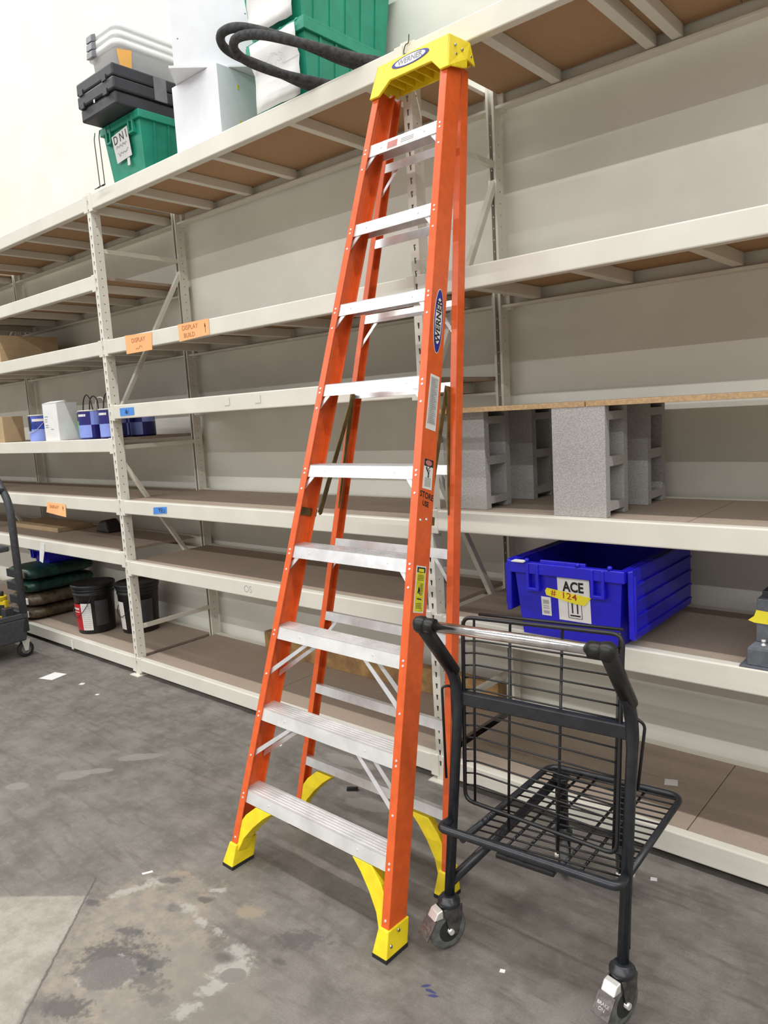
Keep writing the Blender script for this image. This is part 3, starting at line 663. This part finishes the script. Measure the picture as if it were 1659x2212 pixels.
# black folding crate on the green DNI crate
bc = thing('folding_crate', 'flat folded black plastic crate lying on the green DNI crate', 'crate', (.405, -.115, TOP+.3255))
for i, (z0, z1, ins) in enumerate(((0, .070, .010), (.072, .138, 0), (.140, .205, 0))):
    MB().box(-.195+ins, .195-ins, ins, .56-ins, z0, z1).build('panel', 'black', bc, .010)
lt = MB()
for x, z in ((-.15,.07),(.10,.07),(-.15,.14),(.10,.14)): lt.box(x-.012, x+.03, -.006, .006, z-.010, z+.022)
lt.build('latches', 'black', bc, .002)['kind'] = 'stuff'
MB().box(.192,.197,.25,.33,.075,.200).build('tape_strip', 'greyclip', bc)
MB().box(-.02,-.008,-.001,.001,.058,.075).build('tag', 'paper', bc)
# nested clear totes
for i in range(3):
    ct = thing('clear_tote', ('lowest', 'middle', 'topmost')[i]+' of three nested clear plastic totes with grey latches on black crate', 'tote', (.295, .02+.003*i, TOP+.5335+.043*i), 0, 'nested clear totes')
    w0, d0, h0 = .30, .46, .215; b = MB()
    def rr(w_, d_, z_, r_=.05):
        c = [(-w_/2,(d0-d_)/2,z_),(w_/2,(d0-d_)/2,z_),(w_/2,(d0+d_)/2,z_),(-w_/2,(d0+d_)/2,z_)]
        return fillet(c, r_, 5, True)
    L = [rr(w0-.035, d0-.035, .0), rr(w0-.01, d0-.01, h0-.04), rr(w0+.02, d0+.02, h0-.038), rr(w0+.02, d0+.02, h0-.006), rr(w0+.004, d0+.004, h0)]
    if i > 0: L = L[1:]
    n = len(L[0]); vs = [p for l in L for p in l]
    fs = [(j*n+k, j*n+(k+1)%n, (j+1)*n+(k+1)%n, (j+1)*n+k) for j in range(len(L)-1) for k in range(n)]+([tuple(reversed(range(n)))] if i == 0 else [])
    bd = b.add(vs, fs, True).build('body', 'clear', ct); solidify(bd, .002, -1)
    MB().hexa([(-.105,-.040,h0-.055),(-.045,-.040,h0-.055),(-.045,-.008,h0-.045),(-.105,-.008,h0-.045),(-.105,-.036,h0-.016),(-.045,-.036,h0-.016),(-.045,-.006,h0-.002),(-.105,-.006,h0-.002)]).build('latch', 'greyclip', ct, .004)
    if i == 0:
        MB().hexa([(.120,.010,.03),(.128,.075,.03),(.127,.075,.03),(.119,.010,.03),(.128,-.01,.120),(.142,.075,.130),(.141,.075,.130),(.127,-.01,.120)]).tr(lambda x,y,z: (x+.016, y+.015, z+.035)).build('orange_note', 'sunp', ct)
        MB().box(-.09, -.03, .010, .012, .02, .13).build('tag', 'greyclip', ct)
# thin wire rack beside the green crate
wr_ = thing('wire_stand', 'thin bent wire stand beside the green DNI crate', 'wire stand', (.185, .0, TOP))
for x in (0., .055): MB().tube(fillet([(x-.03, -.02, .004), (x, -.014, .004), (x-.012, -.014, .27), (x-.012, -.005, .31)], .01, 3), .0028, 6).build('upright_wire', 'wire', wr_)
MB().tube(catmull([(-.05,-.02,.004),(-.02,-.022,.003),(.0,-.01,.014),(.02,-.02,.004),(.05,-.02,.008),(.07,-.02,.004)], 5), .0028, 6).build('base_wire', 'wire', wr_)
tag(MB().box(-.10,.06,.0,.09,0,.30).build('black_case', 'black', None, .006, (.10, .40, TOP)), 'black case standing behind the wire stand on top shelf', 'case')
# white cabinets
wb = thing('white_cabinet', 'white laminate cabinet box standing on the top shelf', 'cabinet', (1.075, .05, TOP))
MB().box(-.192,.192,0,.48,0,.352).build('carcass', 'white', wb, .002)
hg = MB()
for z in (.09, .26): hg.box(.192,.1935,.12,.132,z,z+.022)
hg.build('shelf_clips', 'tapey', wb)['kind'] = 'stuff'
wb2 = thing('white_cabinet', 'white laminate cabinet box set askew on top of another cabinet', 'cabinet', (1.10, -.045, TOP+.353), .80)
MB().box(-.03,.37,.01,.42,.004,.62).build('carcass', 'white', wb2, .002)
MB().box(-.055,.375,-.0,.43,0,.012).build('base_panel', 'white', wb2, .001)
hg = MB()
for x, z in ((.0,.14),(.34,.14),(.0,.36),(.34,.36),(.34,.25)): hg.dome((x, .01, z), (0,-1,0), .004, .001)
hg.build('peg_holes', 'greyclip', wb2)['kind'] = 'stuff'
# foam tube loops sticking out over the top beam
for dx, dz, r, lb in ((0, 0, .019, 'front dark grey foam tube bent in a loop over the top beam'), (-.045, .028, .019, 'rear dark grey foam tube bent in a loop over the top beam')):
    pts = [(2.12,.45,.022),(2.06,.22,.022),(1.985,.01,.026),(1.88,-.10,.062),(1.80,-.20,.105),(1.79,-.265,.135),(1.85,-.30,.150),(1.95,-.265,.140),(2.09,-.165,.09),(2.245,-.01,.030),(2.36,.20,.022),(2.42,.45,.022)]
    if dx: pts = [(x-(.075 if z > .1 else .05), y+(-.005 if z > .1 else .03), z+(.050 if z > .1 else .030 if z > .04 else .001)) for x, y, z in pts]
    o = MB().tube(catmull(pts, 7), r, 12).build('foam_tube', 'hose', None, loc=(0,0,TOP)); tag(o, lb, 'tube', 'foam tubes on the top shelf')
# wire hook on the top beam
tag(MB().tube(catmull([(2.50,-.010,2.965),(2.482,-.011,2.985),(2.492,-.012,3.010),(2.506,-.011,3.015),(2.508,-.008,3.04),(2.505,-.004,3.046)], 5), .0022, 6).build('wire_hook', 'wire'), 'small bent wire hook on the top beam above the ladder cap', 'hook')

# ------------------------------------------------------------------ concrete blocks and boards
ys = [0, .034, .156, .19]; zs = [0, .020, .050, .180, .215, .345, .375, .395]
solid = lambda i, j: i in (0, 2) or j in (1, 3, 5)
def block_mesh():
    b = MB(); W_ = .205
    for i in range(3):
        for j in range(7):
            if not solid(i, j): continue
            y0, y1, z0, z1 = ys[i], ys[i+1], zs[j], zs[j+1]
            for x in (0, W_): b.add([(x,y0,z0),(x,y1,z0),(x,y1,z1),(x,y0,z1)], [(0,3,2,1) if x == 0 else (0,1,2,3)])
            ok = lambda a, c: 0 <= a < 3 and 0 <= c < 7 and solid(a, c)
            if not ok(i-1, j): b.add([(0,y0,z0),(W_,y0,z0),(W_,y0,z1),(0,y0,z1)], [(0,1,2,3)])
            if not ok(i+1, j): b.add([(0,y1,z0),(W_,y1,z0),(W_,y1,z1),(0,y1,z1)], [(3,2,1,0)])
            if not ok(i, j-1): b.add([(0,y0,z0),(W_,y0,z0),(W_,y1,z0),(0,y1,z0)], [(3,2,1,0)])
            if not ok(i, j+1): b.add([(0,y0,z1),(W_,y0,z1),(W_,y1,z1),(0,y1,z1)], [(0,1,2,3)])
    return b.mesh('concrete_block', 'cement')
bm_ = block_mesh()
for x, y, rz, lb in ((3.042, .038, .0, 'concrete block on end at shelf front, right of the ladder, under board seam'), (3.055, .385, .02, 'concrete block on end behind the block under the board seam'),
                     (2.512, .085, .0, 'concrete block on end at shelf front, partly behind the ladder rail'), (2.535, .425, .0, 'concrete block on end at the wall, behind the block by the ladder')):
    o = bpy.data.objects.new('concrete_block', bm_); C.objects.link(o); o.location = (x, y, 1.2073); o.rotation_euler = (0,0,rz); tag(o, lb, 'concrete block', 'concrete blocks holding up the boards')
for x0, x1, lb in ((2.506, 3.173, 'particle board panel over the concrete block beside the ladder'), (3.177, 4.85, 'long particle board panel resting on the concrete block, running to the right')):
    tag(MB().box(x0, x1, .036, .60, 1.6025, 1.6215).build('loose_board', mat('board_edge', (.50,.33,.17), .75, col2=(.36,.24,.13), scale=90), None, .001), lb, 'board')
for x in (3.95,): 
    o = bpy.data.objects.new('concrete_block', bm_); C.objects.link(o); o.location = (x, .05, 1.2073); tag(o, 'concrete block on end under the far end of the long board', 'concrete block', 'concrete blocks holding up the boards')
# grey steel post base
sb = thing('steel_post_base', 'grey painted steel post base with bolt and yellow numbered tape', 'post base', (3.70, .0, .757))
MB().box(0,.30,.0,.27,0,.006).build('base_plate', 'steelgrey', sb, .001)
MB().hexa([(.020,.012,.006),(.28,.012,.006),(.28,.25,.006),(.020,.25,.006),(.020,.012,.062),(.28,.012,.062),(.28,.25,.062),(.020,.25,.062)]).build('lower_box', 'steelgrey', sb, .003)
MB().hexa([(.020,.012,.062),(.28,.012,.062),(.28,.25,.062),(.020,.25,.062),(.034,.045,.074),(.27,.045,.074),(.27,.22,.074),(.034,.22,.074)]).build('shoulder', 'steelgrey', sb, .002)
MB().box(.036,.26,.052,.21,.074,.215).build('upper_box', 'steelgrey', sb, .003)
MB().box(.046,.25,.075,.20,.215,.236).build('top_plate', 'black', sb, .002)
MB().lathe([(.008,0),(.008,.006),(.005,.006),(.005,.013),(.007,.013),(.007,.02)], (.062,.035,.068), 10).build('bolt', 'rivet', sb)
tpe = MB().prism([(x, .050, z) for x, z in ((.012,.142),(.03,.158),(.036,.178),(.12,.172),(.20,.17),(.20,.132),(.03,.136))], [(x, .0515, z) for x, z in ((.012,.142),(.03,.158),(.036,.178),(.12,.172),(.20,.17),(.20,.132),(.03,.136))]).build('number_tape', 'tapey', sb)
text('tape_writing', '#', .034, 'redink', tpe, (.080, .0492, .152), (1,0,0), (0,0,1))
# rough lumber at the back of the bottom shelf
tag(MB().box(.66, 2.44, .545, .60, .1155, .255).build('lumber_plank', 'plank', None, .003), 'rough brown lumber plank lying at the wall on the bottom shelf', 'plank')

# ------------------------------------------------------------------ goods in the left bay
def box_thing(name, label, loc, w, d, h, m, rz=0., cat='box'):
    t = thing(name, label, cat, loc, rz)
    MB().box(0,w,0,d,0,h).build('carton', m, t, .002)
    return t
k1 = box_thing('cardboard_box', 'brown cardboard box on the shelf at left end beside blue paint can', (-1.97, .03, 1.5545), .28, .16, .20, 'card')
MB().box(-.0005,.2805,.07,.09,.1995,.2008).build('tape', 'paper', k1)
w1 = box_thing('white_carton', 'white cardboard carton with printed label between paint cans', (-.965, .02, 1.5545), .215, .15, .262, 'paper')
MB().hexa([(0,.0,.262),(.215,0,.262),(.215,.075,.264),(0,.075,.264),(0,-.002,.263),(.215,-.002,.263),(.215,.070,.280),(0,.070,.280)]).build('flap', 'paper', w1)
strokes('label_print', [[(0,0),(.05,0)], [(0,-.02),(.04,-.02)], [(0,-.035),(.035,-.035)], [(0,-.06),(.045,-.06)], [(0,-.075),(.045,-.075)], [(.08,-.09),(.12,-.09)]], 'labgrey', w1, (.02, -.001, .17), (1,0,0), (0,0,1), .005)
k2 = box_thing('cardboard_box', 'wide brown cardboard box on a high shelf of the left bay', (-2.30, .04, 2.1585), .70, .46, .21, 'card')
MB().box(-.001,.701,-.001,.461,.105,.108).build('seam', 'card', k2)
def can(label, x, y, top='canblue', bands=(), handle=None, wire=True, s=1., checks=None):
    t = thing('paint_can', label, 'paint can', (x, y, 1.5545), 0, 'paint cans on the shelf'); r, h = .083*s, .19*s
    MB().lathe([(r*.96,0),(r,.004),(r,h-.004),(r*.97,h)], (0,0,0), 24).build('body', top, t)
    for z0, z1, m_ in bands: MB().lathe([(r+.0006,z0*h),(r+.0006,z1*h)], (0,0,0), 24, cap=False).build('band', m_, t)
    if checks:
        for a0, a1, z0, z1, m_ in checks:
            n = 6; vs = []
            for z in (z0*h, z1*h): vs += [((r+.0012)*math.cos(a0+(a1-a0)*i/n), (r+.0012)*math.sin(a0+(a1-a0)*i/n), z) for i in range(n+1)]
            MB().add(vs, [(i,i+1,n+2+i,n+1+i) for i in range(n)]).build('label_patch', m_, t)
    MB().lathe([(r*1.02,h-.006),(r*1.02,h+.003),(r*.88,h+.003),(r*.86,h-.002)], (0,0,0), 24).build('lid', 'canrim', t)
    if handle: 
        for k, m_ in enumerate(handle):
            MB().tube(catmull([(-r*.8+k*.03,-.02+k*.03,h), (-r*.55+k*.03,-.02+k*.03,h+.07), (k*.03,-.02+k*.03,h+.105-.01*k), (r*.55+k*.03,-.02+k*.03,h+.07), (r*.8+k*.02,-.02+k*.03,h)], 6), .004, 6).build('handle', m_, t)
    if wire: MB().tube(catmull([(-r-.002,-.01,h*.75),(-r*.75,-r*.75,h*.45),(0,-r-.006,h*.32),(r*.75,-r*.75,h*.45),(r+.002,-.01,h*.75)], 6), .002, 6).build('bail', 'canrim', t)
PI = math.pi
can('bright blue paint can with wire bail beside the cardboard box', -1.235, .12, 'canblue', ((.0,.4,'canlight'),), checks=((PI*1.38,PI*1.56,.4,.95,'ink'), (PI*1.62,PI*1.95,.76,.86,'lab'), (PI*1.5,PI*2.2,.36,.46,'canlight')))
can('red paint can mostly hidden behind the blue can and white carton', -1.10, .22, 'canred', ((0,.35,'lettpink'),), wire=False)
can('green and sky blue paint can between the white carton and navy can', -.62, .19, 'cansky', ((.36,.66,'cangreen'),(.66,.97,'ink')), wire=False)
chk = ((PI*1.3,PI*1.82,.5,.98,'cannavy'), (PI*1.82,PI*2.3,.5,.98,'canlight'), (PI*1.3,PI*1.82,.06,.5,'canlight'), (PI*1.82,PI*2.3,.06,.5,'cannavy'), (PI*1.42,PI*1.70,.80,.88,'lab'))
can('blue checkered paint can with black handle loops standing on it', -.43, .10, 'cannavy', checks=chk, handle=('ink','ink','paper'), wire=False)
can('blue checkered paint can beside the rack post', -.195, .12, 'cannavy', checks=chk, handle=('wire',), wire=False)
can('dark blue checkered paint can at the back behind the rack post', -.41, .36, 'cannavy', checks=chk, wire=False)
can('dark blue checkered paint can at the back below the blue taped beam', -.20, .34, 'cannavy', checks=chk, wire=False)
# buckets
def bucket(label, x, y, red_):
    t = thing('bucket', label, 'bucket', (x, y, .1155), -.05, 'black lidded buckets'); h = .365
    MB().lathe([(.128,0),(.131,.004),(.146,h-.075),(.150,h-.075),(.150,h-.062),(.147,h-.062),(.148,h-.045),(.153,h-.045),(.153,h-.03),(.149,h-.03)], (0,0,0), 36).build('body', 'bucket', t)
    MB().lathe([(.149,h-.03),(.158,h-.028),(.160,h-.004),(.156,h+.004),(.146,h+.004),(.143,h-.004),(.02,h-.004)], (0,0,0), 36).build('lid', 'bucket', t)
    def patch(a0, a1, z0, z1, m_, e):
        n = 8; vs = []
        for z in (z0, z1): vs += [((.1315+.0145*z/.29+e)*math.cos(a0+(a1-a0)*i/n), (.1315+.0145*z/.29+e)*math.sin(a0+(a1-a0)*i/n), z) for i in range(n+1)]
        return MB().add(vs, [(i,i+1,n+2+i,n+1+i) for i in range(n)])
    if red_:
        rl = patch(PI*1.38, PI*1.62, .03, .23, 'red', .001).build('red_label', 'red', t); patch(PI*1.42, PI*1.58, .185, .20, 'lab', .0018).build('label_lettering', 'lab', rl); patch(PI*1.42, PI*1.58, .165, .172, 'lab', .0018).build('label_lettering', 'lab', rl)
        wl = patch(PI*1.62, PI*1.80, .03, .235, 'lab', .001).build('white_label', 'lab', t)
        for z in [.05+i*.016 for i in range(11)]: patch(PI*1.64, PI*1.78, z, z+.004, 'labgrey', .0016).build('label_lettering', mat('print_light', (.5,.5,.48), .6) if z < .052 else bpy.data.materials['print_light'], wl)
    else: patch(PI*1.42, PI*1.58, .03, .24, 'lab', .001).build('white_label', 'lab', t)
    pe = patch(PI*1.86, PI*2.08, .06, .25, 'greyclip', .001).build('grey_print', mat('faint_print'+str(red_), (.045,.045,.05), .5), t)
    MB().tube(catmull([(-.152,-.02,.28),(-.11,-.115,.17),(.02,-.155,.13),(.10,-.122,.20),(.13,-.08,.29)], 7), .0028, 6).build('bail', 'wire', t)
bucket('black lidded bucket with red and white label on the bottom shelf', -.905, .215, True)
bucket('black lidded bucket behind the rack post, beside the red labelled bucket', -.60, .40, False)
# stacked soil bags
def bag(label, x, y, z, w, d, h, m, seed):
    t = thing('soil_bag', label, 'bag', (x, y, z), 0, 'stacked soil bags'); nu, nv = 20, 9; vs = []; rn = random.Random(seed)
    sg = lambda v, e: math.copysign(abs(v)**e, v)
    for j in range(nv):
        ph = -PI/2+PI*j/(nv-1)
        for i in range(nu):
            th = 2*PI*i/nu; jt = 1+.03*(rn.random()-.5)
            vs.append((w/2*sg(math.cos(ph),.45)*sg(math.cos(th),.35)*jt, d/2*sg(math.cos(ph),.45)*sg(math.sin(th),.35)*jt, h/2+h/2*sg(math.sin(ph),.7)))
    MB().add(vs, [(j*nu+i, j*nu+(i+1)%nu, (j+1)*nu+(i+1)%nu, (j+1)*nu+i) for j in range(nv-1) for i in range(nu)], True).build('sack', m, t)
    lm = 'lab' if seed < 3 else 'soilbrown'
    MB().box(w/2*.40, w/2*.86, -d/2-.004, -d/2+.01, h*.35, h*.8).build('label_panel', lm, t, .003)
    MB().box(-w/2*.7, w/2*.38, -d/2-.003, -d/2+.01, h*.2, h*.8).build('dark_panel', 'ink', t, .003)
for i in range(4):
    bag(('lowest brown soil bag in the stack beside the bucket', 'second brown soil bag in the stack, under the green bags', 'lower dark green soil bag in the stack', 'topmost dark green soil bag in the stack')[i], -1.80+.02*(i % 2), .31, .1155+.1085*i, .42, .60, .108, 'soilbrown' if i < 2 else 'soilgreen', i+1)
tb, _ = tote('storage_crate', 'small blue crate on top of the soil bags', (-1.78, .22, .1155+.1085*4), 0, .30, .36, .14, 'blue', 'blue')
tag(MB().hexa([(-.10,0,0),(.10,0,0),(.12,.15,0),(-.10,.15,0),(-.05,.02,.09),(.06,.02,.10),(.05,.12,.11),(-.05,.12,.08)]).build('black_sack', 'black', None, .02, (-1.05, .40, .817), seg=3), 'crumpled black sack on the shelf behind the hanging orange note', 'sack')
tag(MB().box(-2.35,-1.45,.25,.55,.817,.852).build('flat_carton', 'card', None, .002), 'flat brown carton lying on the left bay shelf', 'carton')

# paper notes and tape on the beams
def note(name, label, m, pts, cat, writing=None, group=None, curl=0.):
    o = thing(name, label, cat, (pts[0][0], -.0055, pts[0][1]), 0, group)
    q = [(x-pts[0][0], (-curl if i in (0, 1) else 0), z-pts[0][1]) for i, (x, z) in enumerate(pts)]
    MB().prism([(x, y+.001, z) for x, y, z in q], [(x, y, z) for x, y, z in q]).build('sheet', m, o)
    cx = sum(p[0] for p in q)/len(q); cz = sum(p[2] for p in q)/len(q); cy = -curl/2-.0009
    for kind_, body, dx, dz, sz in (writing or ()):
        if kind_ == 't': text('writing', body, sz, 'ink' if m != 'peach' else 'peachink', o, (cx+dx, cy, cz+dz), (1,0,0), (0,curl,1) if curl else (0,0,1), wx=1.1)
        else: strokes('writing', [[(x*sz, z*sz) for x, z in ln] for ln in body], 'ink', o, (cx+dx, cy, cz+dz), (1,0,0), (0,0,1), sz*.12)
arrow = ('s', [[(0,-1),(0,.3)], [(-.15,.25),(0,1),(.15,.25),(-.15,.25)], [(-.07,.35),(.05,.35)], [(-.05,.5),(.03,.5)]], .105, .0, .024)
note('orange_note', 'orange paper note taped to the beam nearest the rack post', 'peach', ((.272,2.052),(.548,2.052),(.560,2.150),(.272,2.160)), 'paper note', (('t','DISPLAY',0,.018,.036),('s',[scribble(-2.2,2.2,0,1.2,9,4)],0,-.025,.016)), 'orange notes')
note('orange_note', 'orange paper note with upward arrow on the beam, second from the rack post', 'peach', ((.823,2.068),(1.098,2.078),(1.100,2.160),(.821,2.160)), 'paper note', (('t','DISPLAY',-.03,.018,.036),('t','BUILD',-.04,-.022,.034),arrow), 'orange notes')
note('orange_note', 'orange paper note drooping from a low beam of the left bay', 'peach', ((-1.012,1.040),(-.716,1.018),(-.730,1.108),(-1.005,1.114)), 'paper note', (('t','DISPLAY',-.03,.012,.034),arrow), 'orange notes', curl=.012)
note('blue_tape', 'blue masking tape label on the beam under the paint can shelf line', 'tapeb', ((.127,1.690),(.285,1.692),(.286,1.738),(.127,1.738)), 'tape', (('s',[scribble(-1.6,1.6,0,2.2,12,9), scribble(-.4,.1,0,2.4,5,8)],0,0,.014),), 'blue tape labels')
note('blue_tape', 'blue masking tape label lettered YEU on a lower beam', 'tapeb', ((.387,1.090),(.530,1.102),(.535,1.142),(.394,1.132)), 'tape', (('t','YEU',.02,0,.036),), 'blue tape labels')
note('white_tag', 'torn white paper tag hanging from a beam over the soil bags', 'paper', ((-1.245,.655),(-1.19,.645),(-1.15,.74),(-1.135,.795),(-1.19,.80),(-1.23,.74)), 'tag', None, curl=.004)
note('white_tag', 'small white paper tag stuck to the bottom beam of left bay', 'paper', ((-.895,.025),(-.865,.025),(-.865,.095),(-.895,.095)), 'tag')
for x, lb in ((1.17, 'faint tape remnant on the beam, the one nearer the rack post'), (1.42, 'faint tape remnant on the beam, the one nearer the ladder')):
    note('tape_remnant', lb, 'paint', ((x,1.705),(x+.045,1.705),(x+.045,1.745),(x,1.745)), 'tape')

# ------------------------------------------------------------------ grey utility cart at the left
uc = thing('utility_cart', 'dark grey plastic utility cart with arched handle beside the left bay', 'cart', (-1.04, -.225, 0))
MB().hexa([(-1.0,-.58,.13),(-.02,-.58,.13),(-.02,-.02,.13),(-1.0,-.02,.13),(-1.02,-.60,.30),(.0,-.60,.30),(.0,.0,.30),(-1.02,.0,.30)]).build('lower_tray', 'dolly', uc, .012)
rm = MB()
for b in ((-1.02,.0,-.03,0,.30,.335), (-1.02,.0,-.60,-.57,.30,.335), (-.03,.0,-.57,-.03,.30,.335), (-1.02,-.99,-.57,-.03,.30,.335)): rm.box(*b)
rm.build('tray_rim', 'dolly', uc, .005)
for y in (-.02, -.58): MB().tube(fillet([(-.025,y,.20),(-.03,y,1.14),(-.20,y,1.30)], .12, 6), .026, 10).build('handle_post', 'dolly', uc)
MB().tube([(-.10,-.58,1.22),(-.10,-.02,1.22)], .02, 10).build('handle_bar', 'dolly', uc)
MB().hexa([(-.16,-.56,.79),(-.05,-.56,.79),(-.05,-.05,.79),(-.16,-.05,.79),(-.16,-.56,.83),(-.05,-.56,.83),(-.05,-.05,.83),(-.16,-.05,.83)]).build('upper_shelf', 'dolly', uc, .01)
for x, y in ((-.07,-.02),(-.07,-.56),(-.93,-.06),(-.93,-.54)):
    e = bpy.data.objects.new('caster', None); C.objects.link(e); e.parent = uc; e.location = (x, y, 0)
    MB().lathe([(.018,-.015),(.048,-.015),(.058,-.008),(.058,.008),(.048,.015),(.018,.015)], (0,0,.058), 24, 'x').build('wheel', 'rubber', e)
    MB().lathe([(.034,-.017),(.034,.017)], (0,0,.058), 16, 'x').build('wheel_hub', 'tyre', e)
    for sx in (-1, 1): MB().prism([(sx*.021,a,b_) for a, b_ in ((-.03,.132),(.03,.132),(.012,.05),(-.012,.05))], [(sx*.025,a,b_) for a, b_ in ((-.03,.132),(.03,.132),(.012,.05),(-.012,.05))]).build('fork', 'rivet', e)
def bottle(x, y, lb):
    t = thing('bottle', lb, 'bottle', (x, y, .3005), .6, 'yellow bottles on the utility cart')
    MB().box(-.038,.038,-.028,.028,0,.135).build('body', 'bottle', t, .014, seg=3)
    MB().lathe([(.036,.13),(.030,.15),(.033,.152),(.033,.162)], (0,0,0), 14).build('shoulder', 'bottle', t)
    MB().lathe([(.014,.162),(.014,.192),(.011,.195)], (0,0,0), 12).build('cap', 'ink', t)
    MB().box(-.030,.030,-.0290,-.0278,.02,.10).build('label', 'ink', t)
bottle(-1.205, -.325, 'yellow plastic bottle with black cap nearer the cart edge'); bottle(-1.300, -.325, 'yellow plastic bottle with black cap further from the cart edge')
tag(MB().box(-.035,.035,-.03,.03,0,.085).build('black_box', 'black', None, .004, (-1.112, -.335, .3005)), 'small black box beside the yellow bottles on the utility cart', 'box')

# ------------------------------------------------------------------ litter
def scrap(name, lb, x, y, z, w, d, rz, m='paper', h=.001, group='paper scraps on the floor'):
    o = MB().hexa([(-w/2,-d/2,0),(w/2,-d/2*.8,0),(w/2*.9,d/2,0),(-w/2,d/2*.9,0),(-w/2,-d/2,h),(w/2,-d/2*.8,h*1.6),(w/2*.9,d/2,h),(-w/2,d/2*.9,h)]).build(name, m, None, 0, (x, y, z), rz)
    tag(o, lb, 'litter', group)
scrap('paper_scrap', 'square white paper scrap on the floor before the left bay', -.49, -.339, 0, .12, .13, .2)
scrap('paper_scrap', 'small torn white paper bit beside the square scrap on the floor', -.17, -.30, 0, .032, .03, .5)
scrap('paper_scrap', 'white paper rectangle lying on the bottom shelf behind the cart', 3.364, .332, .1152, .05, .05, .3, group=None)
scrap('plastic_bit', 'short black plastic bit on the floor behind the ladder', 2.208, -.283, 0, .05, .02, .6, 'ink', .012, None)
scrap('paper_scrap', 'tiny white chip on the floor near the cart caster', 3.28, -.79, 0, .016, .014, .3)
scrap('paper_scrap', 'tiny pale chip on the floor near the bottom beam beside cart', 3.47, -.13, 0, .022, .02, .3)
scrap('paper_scrap', 'thin white stick-like scrap on the floor by the pale slab', 1.99, -1.155, 0, .012, .04, -.5)
scrap('paper_scrap', 'small white chip on the floor in front of the rack post', .10, -.34, 0, .024, .02, .4)
scrap('paper_scrap', 'tiny white chip on the floor between rack and ladder', 1.60, -.17, 0, .022, .018, .4)
